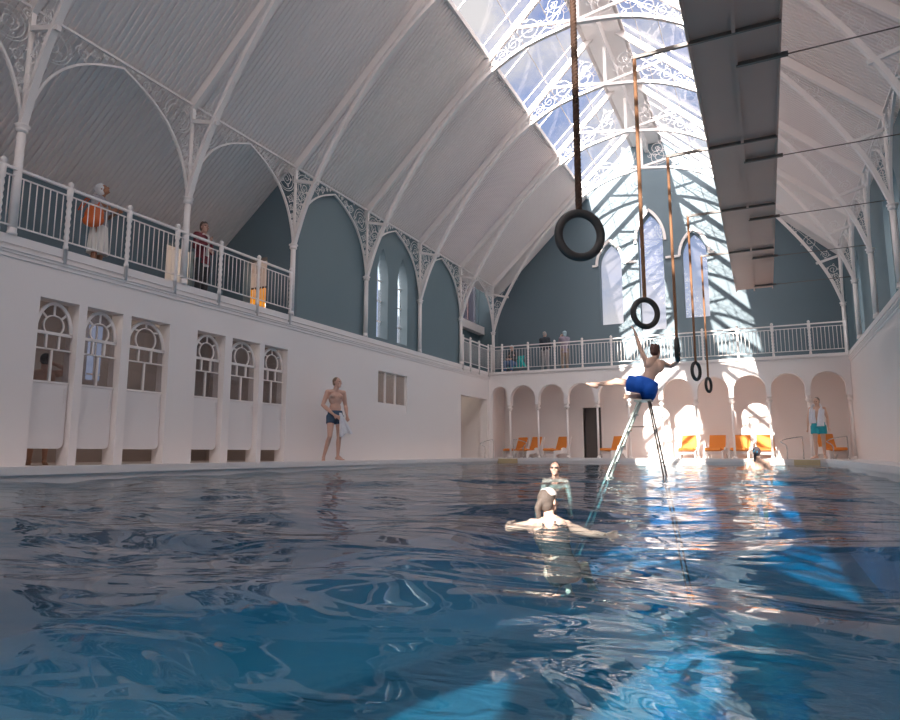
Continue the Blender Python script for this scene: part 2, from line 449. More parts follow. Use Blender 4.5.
b = MB(); b.box(XL - .3, XR + .3, YB - .35, YB, ZD, ZBAL); struct('wall_near', b, M['wall'])
for side, (gy, hy) in enumerate(((YG + .28, YG - .04), (YB - .3, YB + .04))):
    for c, w, zb, zs, za in (GW if side == 0 else GWN):
        g = MB(); P = arch_pts(c, w, zs if za < 9 else zs + .17, za, 10); g.prism([(c - w, zb)] + P + [(c + w, zb)], gy, gy + .015, 'y')
        o = g.build('window_%d' % n, M['win_glass']); tag(o, kind='structure'); n += 1
        if side == 0:
            f = MB(); Q = arch_pts(c, w + .09, zs, za + .12, 10); ribbon(f, [(u, hy, z) for u, z in Q], .09, .1, 'y')
            f.build('hood_mould', M['iron'], o)
b = MB()
for x0, x1 in ((-5.8, -5.6), (-4.58, -4.1), (-3.02, -2.5), (-1.5, -1.3)): b.box(x0, x1, YG - .07, YG, 7.26, 7.34)
struct('trim_4', b, M['iron'])

# arcade at the far end -----------------------------------------------------------
PIER = [-8.73 + 1.11 * k for k in range(11)]
AY0, AY1 = YE, YE + .25
SPR = 2.03
b = MB()
edges = [XL - .0] + PIER
b.box(XL, XR, AY0, AY1, 2.56, ZBAL + .02)
b.box(XL - .02, XR + .02, AY0 - .05, AY0, 2.98, ZBAL + .02)
ARCH = []
for i in range(11):
    if i == 0: x0, x1 = XL + .13, PIER[0] - .075
    else: x0, x1 = PIER[i - 1] + .075, PIER[i] - .075
    ARCH.append(((x0 + x1) / 2, (x1 - x0) / 2))
for i, (c, w) in enumerate(ARCH):
    arch_fill(b, 'y', AY0, AY1, c, w, 2.515 - w, 2.515, 2.56, 12, 'round'); b.box(c - w - .025, c - w - .001, AY0 + .004, AY1 - .004, 1.79, 2.55); b.box(c + w + .001, c + w + .025, AY0 + .004, AY1 - .004, 1.79, 2.55)
b.box(XL, XL + .13, AY0, AY1, ZD, 2.56)
for p in PIER: b.prism([(p - .075, 1.78), (p - .075, 2.56), (p + .075, 2.56), (p + .075, 1.78)], AY0, AY1, 'y')
struct('wall_arcade', b, M['wall'])
proto = None
for i, p in enumerate(PIER[:-1] + [XR - .06]):
    t = thing('arcade_column', 'slim white arcade column under the end balcony, number %d from the left corner' % (i + 1), 'column', (p, YE + .125, ZD), 0, 'arcade columns')
    nm = ['first', 'second', 'third', 'fourth', 'fifth', 'sixth', 'seventh', 'eighth', 'ninth', 'tenth', 'rightmost'][i]
    t['label'] = 'slim white column of the far arcade, %s counted from the left' % nm
    if proto is None:
        s = MB(); s.lathe([(.04, .05), (.038, 1.8)], n=12); sm = s.mesh('shaft', M['iron'])
        s = MB(); s.lathe([(.042, 1.76), (.045, 1.79), (.085, 1.83), (.10, 1.87), (.06, 1.89), (.075, 1.96), (.075, 1.99)], n=12); cm = s.mesh('capital', M['iron'])
        s = MB(); s.lathe([(.07, 0), (.07, .04), (.05, .07), (.042, .09)], n=12); bm_ = s.mesh('base', M['iron']); proto = 1
    link('shaft', sm, t); link('capital', cm, t); link('base', bm_, t)
b = MB()  # ceiling and floor of the end balcony, recess side walls
b.box(XL, XR, AY1, YG, 2.75, ZBAL)
struct('ceiling_arcade', b, M['wall'])
b = MB(); wall_holes(b, 'y', YG - .15, YG + .2, XL - .3, XR + .3, ZD, 2.75, [(-6.30, -5.62, ZD, 1.72)])
struct('wall_end', b, M['wall'])
b = MB(); b.box(-6.30, -5.62, YG + .05, YG + .1, ZD, 1.72); o = struct('door_1', b, M['dark'])
b = MB()
b.box(-6.36, -6.30, YG - .18, YG + .05, ZD, 1.78); b.box(-5.62, -5.56, YG - .18, YG + .05, ZD, 1.78); b.box(-6.3, -5.62, YG - .18, YG + .05, 1.72, 1.78)
b.build('door_frame', M['wall'], o)

# roof ---------------------------------------------------------------------------
S_SKY = 3.62
def corrug(s0, z0, s1, z1, y0, y1, side):
    """trapezoid corrugated sheet between (s0,z0) and (s1,z1)"""
    per = .102; n = int((y1 - y0) / per); V = []; F = []
    d = Vector((s1 - s0, z1 - z0)).normalized(); nx, nz = d.y, -d.x   # downward normal offset
    prof = [(0, 0), (.5, 0), (.62, 1), (.88, 1)]
    k = 0
    for i in range(n):
        for (a, h) in prof:
            y = y0 + (i + a) * (y1 - y0) / n; o = h * .022
            for (s, z) in ((s0, z0), (s1, z1)):
                x = (XL + s + o * -nx) if side < 0 else (XR - s + o * nx)
                V.append((x, y, z - nz * o)); 
            k += 1
    for i in range(k - 1): F.append((2 * i, 2 * i + 1, 2 * i + 3, 2 * i + 2))
    return V, F
b = MB()
for side in (-1, 1):
    v, f_ = corrug(-.25 if side > 0 else 0, soff(-.25) if side > 0 else soff(0), S_SKY, soff(S_SKY), YB - .3, YG, side); b.add(v, f_)
v, f_ = corrug(-2.3, 6.72 - 2.3 * .83, 0, 6.72, YB - .3, Y3 + .05, -1); b.add(v, f_)
v, f_ = corrug(-.45, soff(-.3), 0, soff(0), Y3, YG, -1); b.add(v, f_)
struct('ceiling', b, M['roof'])
b = MB()   # outer covering above the sheets
for side in (-1, 1):
    sg = (lambda s: XL + s) if side < 0 else (lambda s: XR - s)
    b.hexa([(sg(s), y, soff(s) + h) for s in (-.04 if side < 0 else -.6, S_SKY) for y in (YB - .5, YG + .5) for h in (.05, .15)])
b.hexa([(XL + s, y, 6.72 + .83 * s + h) for s in (-2.5, -.1) for y in (YB - .5, Y3 + .2) for h in (.06, .15)])
b.hexa([(XC + sg_ * .0 + d, y, 6.72 + SL * 6 - abs(d) * SL + h) for d in (-.6, 0) for sg_ in (1,) for y in (YB - .5, YG + .5) for h in (0.02, .12)])
b.hexa([(XC + d, y, 6.72 + SL * 6 - abs(d) * SL + h) for d in (0, .6) for y in (YB - .5, YG + .5) for h in (0.02, .12)])
struct('ceiling', b, M['iron']).name = 'ceiling_outer'
# ridge: soffit boards, seen as a pale band
b = MB()
b.box(XC - .5, XC + .5, YB, YG, 6.72 + SL * 6 - .5 * SL - .04, 6.72 + SL * 6 - .5 * SL - .01)
b.box(XC - .06, XC + .06, YB, YG, 6.72 + SL * 6 - .85, 6.72 + SL * 6 - .5)
struct('trim_5', b, M['iron'])
# skylight glass and bars
for side, nm in ((-1, 'window_skylight_left'), (1, 'window_skylight_right')):
    sg = (lambda s: XL + s) if side < 0 else (lambda s: XR - s)
    g = MB(); g.add([(sg(S_SKY), YB, soff(S_SKY) + .08), (sg(5.45), YB, soff(5.45) + .08), (sg(5.45), YG, soff(5.45) + .08), (sg(S_SKY), YG, soff(S_SKY) + .08)], [(0, 1, 2, 3)])
    o = g.build('window_%d' % n, M['sky_glass']); n += 1; tag(o, kind='structure')
    f = MB(); y = YB + .51
    while y < YG:
        f.beam((sg(S_SKY), y, soff(S_SKY) + .05), (sg(5.45), y, soff(5.45) + .05), .018, .03); y += 1.53
    for s in (4.3, 4.95): f.beam((sg(s), YB, soff(s) + .04), (sg(s), YG, soff(s) + .04), .018, .03)
    f.build('glazing_bar', M['iron'], o)
    f = MB(); f.beam((sg(S_SKY), YB, soff(S_SKY) + .0), (sg(S_SKY), YG, soff(S_SKY) + .0), .07, .12); f.build('kerb', M['iron'], o)

# roof trusses -----------------------------------------------------------------------
def truss_meshes():
    out = {}
    UND = .23
    for side, nm in ((-1, 'l'), (1, 'r')):
        X = (lambda s: -6 + s) if side < 0 else (lambda s: 6 - s)
        a = MB(); a.beam((X(-.15), 0, soff(-.15) - .10), (X(6), 0, soff(6) - .10), .085, .17); out['rafter' + nm] = a
        a = MB(); ribbon(a, [(X(s), 0, z) for s, z in RIB], .105, .08, 'y'); out['arched_rib' + nm] = a
        a = MB(); a.beam((X(.02), 0, 6.28), (X(.66), 0, 6.10), .07, .07)
        out['strut0' + nm] = a
        a = MB(); a.beam((X(6), 0, 10.5), (X(4.45), 0, soff(4.45) - UND), .06, .07)
        out['strut1' + nm] = a
        a = MB()
        L = []; cuts = []
        # lower scrolls between post and rib
        z = 5.15; h = 1
        while z < 5.95:
            g = np.interp(z, _rz, _rx); r = g * .5 * .8
            if r > .03: L += rose((g / 2, z), r, h, -PI / 2)
            z += max(.1, r * 2.1); h = -h
        cuts.append(len(L))
        s = .42
        L += rose((.38, 6.36), .13, 1, 0)
        cx = .78; h = -1
        while cx < 2.2:
            zt = soff(cx) - UND - .05; zb = ribz(cx); g = (zt - zb)
            r = max(.03, g * .36)
            L += rose((cx, (zt + zb) / 2), r, h, PI * .8); cx += r * 1.75; h = -h
        cuts.append(len(L))
        cx = 3.35
        while cx < 5.9:
            zt = soff(cx) - UND - .03; zb = ribz(cx) + .03; g = zt - zb; r = min(.36, max(.03, g * .42))
            if g > .9:
                L += rose((cx + .05, zb + r * 1.15), r * .95, h, PI); L += rose((cx + .12, zt - r * 1.3), r * .8, -h, 0)
                if g > 1.3: L += rose((cx - .1, (zt + zb) / 2 + .05), .16, h, 1)
            else: L += rose((cx, (zt + zb) / 2), r, h, PI)
            cx += max(.12, r * 1.9); h = -h
        for q, (i0, i1) in enumerate(((0, cuts[0]), (cuts[0], cuts[1]), (cuts[1], len(L)))):
            a = MB()
            for P in L[i0:i1]: a.tube([(X(u), 0, z) for u, z in P], .0078, 4, cap=False, smooth=False)
            st = [P[-1] for P in L[i0:i1] if len(P) > 20]
            if len(st) > 1: a.tube([(X(u), 0, z) for u, z in sorted(st, key=lambda q: q[0] + q[1] * .3)], .0078, 4, cap=False, smooth=False)
            out['scroll_panel%d%s' % (q, nm)] = a
    a = MB(); a.box(-.04, .04, -.04, .04, 10.45, soff(6) - .1); out['king_post'] = a
    return {k: v.mesh(k, M['filigree'] if 'scroll' in k else M['iron']) for k, v in out.items()}
TM = truss_meshes()
ords = ['nearest the far gable', 'second from the far gable', 'third from the far gable', 'fourth from the far gable', 'fifth from the far gable', 'sixth from the far gable', 'seventh from the far gable, cut by the photo corner']
for i, y in enumerate(YC):
    lab = 'white scrolled iron roof truss, ' + (ords[i] if i < 7 else 'behind the viewpoint')
    t = thing('roof_truss', lab, 'roof truss', (XC, y, 0), 0, 'iron roof trusses' if i < 7 else 'roof trusses behind the viewpoint')
    for k, me in TM.items():
        link('king_post' if k == 'king_post' else 'scroll_panel' if 'scroll' in k else 'strut' if 'strut' in k else k[:-1], me, t)

# columns ------------------------------------------------------------------------------
def col_meshes():
    a = MB(); a.lathe([(.062, .1), (.058, ZCAP - ZBAL - .02)], n=14); s = a.mesh('shaft', M['iron'])
    h = ZCAP - ZBAL
    a = MB(); a.lathe([(.06, h - .09), (.085, h - .06), (.085, h - .03), (.065, h - .02), (.105, h + .01), (.105, h + .03), (.07, h + .04)], n=14); c = a.mesh('capital', M['iron'])
    a = MB(); a.lathe([(.07, .0), (.07, .03), (.062, .05), (.061, .1)], n=14); b_ = a.mesh('base', M['iron'])
    a = MB(); a.lathe([(.04, h + .03), (.035, 6.3 - ZBAL)], n=8); a.box(-.035, .035, -.035, .035, 6.2 - ZBAL, 6.66 - ZBAL); p = a.mesh('upper_post', M['iron'])
    return s, c, b_, p
CMs = col_meshes()
cn = ['in the far corner', 'second from the far end', 'third from the far end', 'fourth from the far end', 'fifth from the far end', 'sixth from the far end, left of the maroon jacket', 'seventh from the far end, at the photo edge']
for side, X, sn in ((-1, XL - .0, 'left'), (1, XR, 'right')):
    for i in range(7 if side < 0 else 6):
        extra = cn[i] if side < 0 else cn[i].split(',')[0]
        t = thing('iron_column', 'white iron column, %s gallery, %s' % (sn, extra), 'column', (X, YC[i], ZBAL + .032), 0, 'iron columns on the %s side' % sn)
        for k, me in zip(('shaft', 'capital', 'base', 'upper_post'), CMs): link(k, me, t)

# longitudinal arcade of pointed arches between columns
def spandrel_arch():
    rib = MB(); B = BAY
    half = catmull([(.0, 4.72), (.10, 5.15), (.28, 5.60), (.58, 5.99), (1.0, 6.29), (1.53, 6.52)], 5)
    full = half + [(B - u, z) for u, z in reversed(half[:-1])]
    full = [(.012, 4.74)] + full[1:-1] + [(B - .012, 4.74)]
    ribbon(rib, [(0, u, z) for u, z in full], .05, .036, 'x')
    rail = MB(); rail.box(-.022, .022, .005, B - .005, ZF - .02, ZF + .02)
    sc = MB(); hx = [p[0] for p in half]; hz = [p[1] for p in half]
    L = []
    L += [circ((.33, 6.24), .30), circ((.33, 6.22), .235)] + rose((.32, 6.22), .16, 1, 1)
    L += rose((.80, 6.37), .12, -1, PI) + rose((1.03, 6.45), .085, 1, 0) + rose((1.2, 6.53), .05, -1, PI) + rose((1.34, 6.56), .03, 1, 0)
    L += rose((.17, 5.80), .095, 1, PI / 2) + rose((.11, 5.6), .07, -1, PI / 2) + rose((.09, 5.42), .055, 1, PI / 2) + rose((.065, 5.27), .04, -1, PI / 2)
    L += [spiral((.07, 6.5), .07, 0, 1.2, 1, 12), spiral((.66, 6.57), .035, 0, 1.2, 1, 10), spiral((.07, 5.93), .05, 0, 1.2, 1, 10), spiral((.62, 6.2), .05, 0, 1.2, 1, 10)]
    sd = MB()
    for P in L:
        sc.tube([(0, max(u, .022), z) for u, z in P], .009, 4, cap=False, smooth=False)
        sd.tube([(0, B - max(u, .022), z) for u, z in P], .009, 4, cap=False, smooth=False)
    return rib.mesh('arch_rib', M['iron']), rail.mesh('top_rail', M['iron']), sc.mesh('scroll_panel', M['filigree']), sd.mesh('scroll_panel', M['filigree'])
SA = spandrel_arch()
bn = ['in the far bay', 'in the second bay from the far end', 'over the twin lancet windows', 'in the fourth bay from the far end', 'over the last open bay of the gallery', 'over the two people on the gallery', 'at the top left corner']
for side, X, sn in ((-1, XL, 'left'), (1, XR, 'right')):
    for i in range(7 if side < 0 else 6):
        t = thing('gallery_arch', 'white scrolled iron arch, %s side, %s' % (sn, bn[i] if side < 0 else ['in the far bay', 'in the second bay from the far end', 'in the third bay from the far end', 'in the fourth bay from the far end', 'in the fifth bay from the far end', 'in the sixth bay from the far end'][i]), 'arch', (X, YC[i + 1], 0), 0, 'scrolled arches on the %s side' % sn)
        for k, me in zip(('arch_rib', 'top_rail', 'scroll_panel', 'scroll_panel'), SA): link(k, me, t)

# railings --------------------------------------------------------------------------------
def post_mesh(h=1.0):
    a = MB(); P = [(.032, -.22), (.032, 0), (.04, .0), (.04, .05), (.03, .08)]
    for k in range(6):
        z = .14 + k * .105; P += [(.030, z), (.042, z + .05)]
    P += [(.03, h - .22), (.046, h - .19), (.046, h - .03), (.03, h - .02), (.03, h + .0), (.045, h + .03), (.045, h + .06), (.02, h + .09), (.002, h + .095)]
    a.lathe(P, n=10); return a.mesh('post', M['iron'])
PM = post_mesh()
def railing(label, pts, axis, fixed, per=9, z=ZBAL + .03, skip_first=False):
    base = (fixed, pts[0], z) if axis == 'y' else (pts[0], fixed, z)
    t = thing('railing', label, 'railing', base)
    L = pts[-1] - pts[0]
    def P(u, d=0): return (d, u) if axis == 'y' else (u, d)
    bl = MB(); bl.lathe([(.008, .14), (.008, .86)], n=6); bm_ = bl.mesh('baluster', M['iron'])
    for nm, zz, hh, w in (('top_rail', .975, .038, .05), ('middle_rail', .86, .018, .025), ('bottom_rail', .13, .02, .025)):
        a = MB()
        a.beam((*P(0), zz), (*P(L), zz), w, hh); a.build(nm, M['iron'], t)
    for i, p in enumerate(pts):
        o = link('post', PM, t); u = P(p - pts[0]); o.location = (u[0], u[1], 0)
        if i < len(pts) - 1:
            for k in range(1, per):
                q = p - pts[0] + (pts[i + 1] - p) * k / per; o = link('baluster', bm_, t); u = P(q); o.location = (u[0], u[1], 0)
    return t
railing('white gallery railing with turned posts in front of the two standing visitors', [4.1, 5.12, 6.12, 7.18, 8.19, 9.26, 10.33, 11.38], 'y', XL + .03, 10)
railing('short white railing across the open far bay of the left side', [20.75, 21.4, 22.2, 23.1], 'y', XL + .03, 8)
railing('long white railing of the end balcony above the round arches', [-9.46, -9.0, -7.95, -6.91, -5.87, -4.82, -3.79, -2.77, -1.75, -.67, .37, 1.42, 2.40], 'x', YE + .05, 9)

# cubicle doors and fanlights -----------------------------------------------------------------
cl = ['first', 'second', 'third', 'fourth', 'fifth', 'sixth']
for i, (y0, y1) in enumerate(CUB):
    t = thing('changing_cubicle', 'white changing cubicle front with arched fanlight, %s from the left' % cl[i], 'cubicle door', (XL - .13, y0, ZD), 0, 'cubicle fronts')
    w = y1 - y0; c = w / 2; rr = w / 2 - .01; z0 = 1.05 - ZD; zt = CZ1 - ZD - .04; zs = 1.79 - ZD; zm = 1.55 - ZD
    f = MB()
    outer = arch_pts(c, rr - .02, zs, zt, 12, 'round'); ribbon(f, [(0, u, z) for u, z in outer], .06, .045, 'x')
    f.beam((0, 0.01, zs), (0, w - .01, zs), .06, .045); 
    f.beam((0, 0.01, zm), (0, w - .01, zm), .05, .022); f.beam((0, 0.0, z0), (0, w, z0), .05, .03)
    for q in (.34, .66): f.box(-.025, .025, w * q - .014, w * q + .014, zm, zs)
    f.box(-.025, .025, c - .014, c + .014, z0, zm)
    rc2 = rr * .52; cz2 = zs + rc2 * .78; inner = [(c + rc2 * math.cos(R(q)), cz2 + rc2 * math.sin(R(q))) for q in range(231, -52, -12)]; ribbon(f, [(0, u, z) for u, z in inner], .04, .018, 'x')
    for a in (45, 90, 135):
        a = R(a); ca, sa = math.cos(a), math.sin(a)
        f.beam((0, c + rc2 * ca, cz2 + rc2 * sa), (0, c + (rr - .03) * ca, zs + (zt - zs) * .97 * sa), .03, .018, up=(1, 0, 0))
    f.build('fanlight_frame', M['iron'], t)
    g = MB(); g.prism([(.01, z0)] + [(u, z) for u, z in outer] + [(w - .01, z0)], -.004, .004, 'x'); g.build('fanlight_glass', M['fan_glass'], t)
    # spandrel corners above the arch are open to the room; door leaf with rounded free corner
    zb = .03 - ZD + .03; rc = .09
    P = [(.0, z0 - .02), (.0, zb), (w - rc - .02, zb)] + [(w - .02 - rc + rc * math.sin(R(a)), zb + rc - rc * math.cos(R(a))) for a in range(15, 91, 15)] + [(w - .02, z0 - .02)]
    d = MB(); d.prism(P, -.02, .02, 'x'); dd = d.build('door', M['cubicle'], t)
    h = MB(); h.box(.02, .035, w - .075, w - .06, z0 - .35, z0 - .08); h.build('handle', M['cubicle'], dd)
l = bpy.data.lights.new('cubicle_fill_light', 'POINT'); l.energy = 22; l.color = (1, .86, .74); l.shadow_soft_size = .12  # added fill light to brighten the cubicle interiors, no fixture behind it
for yy in (6.4, 9.6):
    ob = bpy.data.objects.new('cubicle_fill_light', l); COL.objects.link(ob); ob.location = (-11.2, yy, 2.5)
for px_, py_, e_, pz_ in ((-10.6, 12.6, 14, 4.6), (-12.3, 10.1, 10, 4.6), (-10.4, 15.6, 9, 2.4), (-10.9, 22.3, 7, 2.2)):  # added fill lights brightening the lobbies and side rooms, no fixtures there
    l2 = bpy.data.lights.new('room_fill_light', 'POINT'); l2.energy = e_; l2.color = (1, .86, .70); l2.shadow_soft_size = .1
    ob = bpy.data.objects.new('room_fill_light', l2); COL.objects.link(ob); ob.location = (px_, py_, pz_)
WINPOS = ((8.75, 9.05, 1.5, 2.65),)
# bluish windows of the cubicle room
for (ya, yb, za, zb) in WINPOS:
    g = MB(); g.box(-12.59, -12.57, ya, yb, za, zb)
    o = tag(g.build('window_%d' % n, emit('daylight_pane_%d' % n, (.62, .70, .95), .75)), kind='structure'); n += 1
    f = MB(); f.box(-12.57, -12.54, (ya + yb) / 2 - .015, (ya + yb) / 2 + .015, za, zb); f.box(-12.57, -12.54, ya, yb, 1.6, 1.63); f.build('glazing_bar', M['iron'], o)

# serving window between man and doorway
o = MB(); o.box(XL - .09, XL - .08, 15.22, 16.8, 1.38, 2.23); o = tag(o.build('window_%d' % n, M['fan_glass']), kind='structure'); n += 1
f = MB(); f.box(XL - .12, XL - .04, 15.2, 16.82, 1.17, 1.38)
for y in (15.66, 16.22): f.box(XL - .12, XL - .05, y - .035, y + .035, 1.38, 2.25)
f.box(XL - .12, XL - .05, 15.2, 15.24, 1.38, 2.25); f.box(XL - .12, XL - .05, 16.78, 16.82, 1.38, 2.25)
f.build('window_frame', M['wall'], o)
# dark round backed chairs seen through it
for k, (yy, lab) in enumerate(((16.5, 'brown round-backed chair behind the small window in the left wall'),)):
    t = thing('tub_chair', lab, 'chair', (-10.35, yy - .35, ZD), 0, 'chairs behind the small window')
    a = MB(); P = arch_pts(0, .36, 1.45, 1.78, 8, 'round'); a.prism([(-.36, .9)] + P + [(.36, .9)], -.05, .05, 'x'); a.build('backrest', M['dark'], t)
    a = MB(); a.box(-.02, .45, -.34, .34, .85, .95); a.build('seat', M['dark'], t)
    for sx in (.03, .4):
        for sy in (-.3, .3): a = MB(); a.tube([(sx, sy, 0), (sx, sy, .86)], .02, 6); a.build('leg', M['dark'], t)

# amber lit screen in the gallery doorway
t = thing('slatted_screen', 'glowing amber slatted screen in the gallery doorway', 'screen', (-11.25, Y3 + .85, ZBAL))
AM = emit('amber_light', (1, .36, .03), 1.3)
for k in range(7):
    a = MB(); x = -.33 + k * .11; a.box(x, x + .05, -.02, .02, .12, 1.04); a.build('lit_slat', AM, t)
a = MB(); a.box(-.38, .40, -.03, .03, .0, .1); a.box(-.38, .40, -.03, .03, 1.04, 1.08); a.build('frame', mat('dark_wood', (.12, .05, .03), .5), t)

# catwalk ---------------------------------------------------------------------------------------
t = thing('hanging_catwalk', 'long taupe steel catwalk hanging under the roof', 'catwalk', (-.06, 13, 5.0))
a = MB(); a.box(-.51, .51, -8.2, 8.75, .02, .05); a.box(-.51, -.48, -8.2, 8.75, .05, .22); a.box(.48, .51, -8.2, 8.75, .05, .22); a.build('deck_panel', M['grey'], t)
a = MB(); a.box(-.022, .022, -8.2, 8.8, -.04, .02); a.box(-.52, -.49, -8.2, 8.8, -.015, .02); a.box(.49, .52, -8.2, 8.8, -.015, .02); a.build('rib', M['grey'], t)
for y in (4.9, 7.92, 11.02, 14.15, 17.32):
    a = MB(); a.beam((-1.19, y - 13, -.02), (.51, y - 13, -.02), .04, .045); a.build('ring_rod', M['steel'], t)
for y in (5.6, 8.65, 11.78, 14.93, 18.05, 21.2):
    a = MB(); a.beam((0, y - 13, -.03), (.60, y - 13, -.03), .05, .05); a.build('tie_bracket', M['steel'], t)
for y in (6.5, 11.2, 16, 21):
    for x in (-.45, .45):
        a = MB(); xx = x - .06; s = XR - xx; ztop = soff(s) if s < 5.4 else 12.0
        a.tube([(x, y - 13, .1), (x, y - 13, soff(XR - xx) - 5.0)], .008, 6); a.build('hanger', M['steel'], t)
wl = ['nearest', 'second nearest', 'middle', 'second farthest', 'farthest']
for i, (ya, yb) in enumerate(((8.65, YC[5]), (11.78, YC[4]), (14.93, YC[3]), (18.05, YC[2]), (21.2, YC[1]))):
    a = MB(); a.tube([(.5, ya, 4.965), (XR - .05, yb, 4.84)], .009, 6)
    tag(a.build('tie_wire', M['steel']), 'thin grey tie wire from the catwalk to a right side column, %s of five' % wl[i], 'wire', 'catwalk tie wires')

# rings -------------------------------------------------------------------------------------------
def ring(label, x, y, ztop, zc, rot, shaded, rmaj=.165):
    t = thing('gymnastic_ring', label, 'ring', (x, y, zc), 0, 'hanging rings')
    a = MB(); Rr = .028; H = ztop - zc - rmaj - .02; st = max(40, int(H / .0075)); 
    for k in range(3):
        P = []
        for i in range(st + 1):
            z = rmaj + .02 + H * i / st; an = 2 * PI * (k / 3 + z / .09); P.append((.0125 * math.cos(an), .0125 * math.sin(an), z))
        a.tube(P, .0165 if shaded else .0135, 5)
    a.build('rope', M['rope_shaded'] if shaded else M['rope'], t)
    a = MB(); ca, sa = math.cos(rot), math.sin(rot)
    a.tube([(rmaj * math.cos(q) * ca, rmaj * math.cos(q) * sa, rmaj * 1.06 * math.sin(q)) for q in [2 * PI * i / 40 for i in range(40)]], .034, 12, closed=True)
    a.build('hoop', M['rubber'], t)
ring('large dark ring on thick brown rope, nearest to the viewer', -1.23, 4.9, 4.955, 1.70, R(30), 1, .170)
ring('dark ring hanging above the raised hand, second nearest', -1.22, 7.92, 4.955, 1.66, R(36), 0, .155)
ring('dark ring turned edge-on and gripped by the man on the ladder', -1.22, 11.02, 4.955, 1.66, R(92), 0, .165)
ring('dark ring on a tan rope, second farthest of five', -1.22, 14.15, 4.955, 1.66, R(68), 0, .165)
ring('small dark ring on a tan rope, farthest of five', -1.22, 17.32, 4.955, 1.67, R(72), 0, .16)

# chairs -------------------------------------------------------------------------------------------
def chair_proto(label, loc, rz):
    t = thing('lounge_chair', label, 'chair', loc, rz, 'orange deck chairs')
    # faces local +y
    def slab(y0, z0, y1, z1, th, w, nm):
        a = MB(); P = []
        n_ = 6
        for i in range(n_ + 1):
            q = i / n_; y = y0 + (y1 - y0) * q; z = z0 + (z1 - z0) * q - .02 * math.sin(PI * q); P.append((0, y, z))
        ribbon(a, P, w, th, 'x'); return a.build(nm, M['orange'], t)
    slab(-.05, .27, .50, .33, .05, .50, 'seat'); slab(-.08, .27, -.27, .78, .05, .52, 'backrest')
    a = MB(); ribbon(a, [(0, .48, .335), (0, .53, .31), (0, .54, .27)], .5, .04, 'x'); a.build('seat_edge', M['orange'], t)
    for s in (-1, 1):
        a = MB(); x = s * .29
        P = [(-.30, 0), (-.22, 0), (-.10, .16), (.36, .16), (.44, 0), (.52, 0), (.50, .26), (.14, .28)] + [(.02 + .13 * math.cos(R(q)), .28 + .10 * math.sin(R(q))) for q in range(30, 181, 30)] + [(-.20, .28), (-.34, .78), (-.39, .77), (-.27, .25)]
        a.prism(P, x - .025, x + .025, 'x'); a.build('side_frame', M['chairwhite'], t)
    a = MB(); a.box(-.27, .27, .38, .42, .14, .24); a.build('front_rail', M['chairwhite'], t)
    a = MB(); a.box(-.27, .27, -.18, -.14, .16, .24); a.build('rear_rail', M['chairwhite'], t)
    return t
C0 = chair_proto('orange deck chair facing left, first under the left-hand arches', (-8.62, 23.95, ZD), 0)
fl = math.atan2(.50, -.80)     # faces image left
C0.rotation_euler.z = fl; C0.location = (-8.8, 24.35, ZD)
spots = [(-8.02, 23.75, fl, 'orange deck chair facing left, beside the left handrail'),
         (-7.0, 23.8, fl, 'orange deck chair facing left, just left of the dark doorway'),
         (-4.95, 23.9, fl, 'orange deck chair behind the foot of the tall ladder'),
         (-2.43, 23.95, R(175), 'sunlit orange deck chair seen from the front, right of the ladder'),
         (-1.55, 23.95, R(170), 'orange deck chair seen from the front, left of the child swimmer'),
         (-.78, 24.0, R(172), 'sunlit orange deck chair directly behind the child swimmer'),
         (-.04, 24.0, R(183), 'orange deck chair with a diagonal shadow, right of the child swimmer'),
         (1.78, 23.9, R(205), 'orange deck chair behind the man with the neck towel')]
for x, y, r, l in spots: dup(C0, (x, y, ZD), r, l)

# pool handrails and boards
def handrail(label, x0, x1, y, low, high):
    t = thing('handrail', label, 'handrail', (x0, y, ZD), 0, 'pool handrails')
    a = MB(); P = [(0, 0, 0), (0, 0, .35), (.0, 0, .42), (low, -.1, high - .2), (low, -.1, high - .1), (low * .5 + .0, -.05, high)]
    d = x1 - x0
    P = [(0, 0, -.0), (0, 0, .38), (-.14, -.05, .50), (-.13, -.05, .54), (.0, 0, .60), (d - .06, 0, .66), (d, 0, .60), (d, 0, 0)]
    if low < 0: P = [(d - x, y_, z) for x, y_, z in P]
    a.tube(catmull(P, 4), .016, 8); a.build('rail_tube', M['chrome'], t)
    for x in (0, d): a = MB(); a.lathe([(.04, 0), (.04, .012), (.02, .02)], (x, 0, 0), 10); a.build('floor_flange', M['chrome'], t)
handrail('chrome handrail at the left end of the far pool edge', -8.25, -7.88, 22.35, -1, 0)
handrail('chrome handrail in front of the far left doorway', -9.35, -9.02, 22.3, 1, 0)
handrail('chrome handrail left of the man with the neck towel', .53, .97, 22.35, 1, 0)
handrail('chrome handrail right of the man with the neck towel', 1.74, 2.12, 22.3, 1, 0)
for x0, x1, l in ((-8.74, -8.0, 'left'), (.69, 1.37, 'right')):
    a = MB(); a.box(x0, x1, PY1 - .075, PY1 - .035, ZW + .012, ZD - .02)
    tag(a.build('edge_board', M['sand']), 'pale timber board at the waterline, %s end of the far pool edge' % l, 'board', 'timber edge boards')
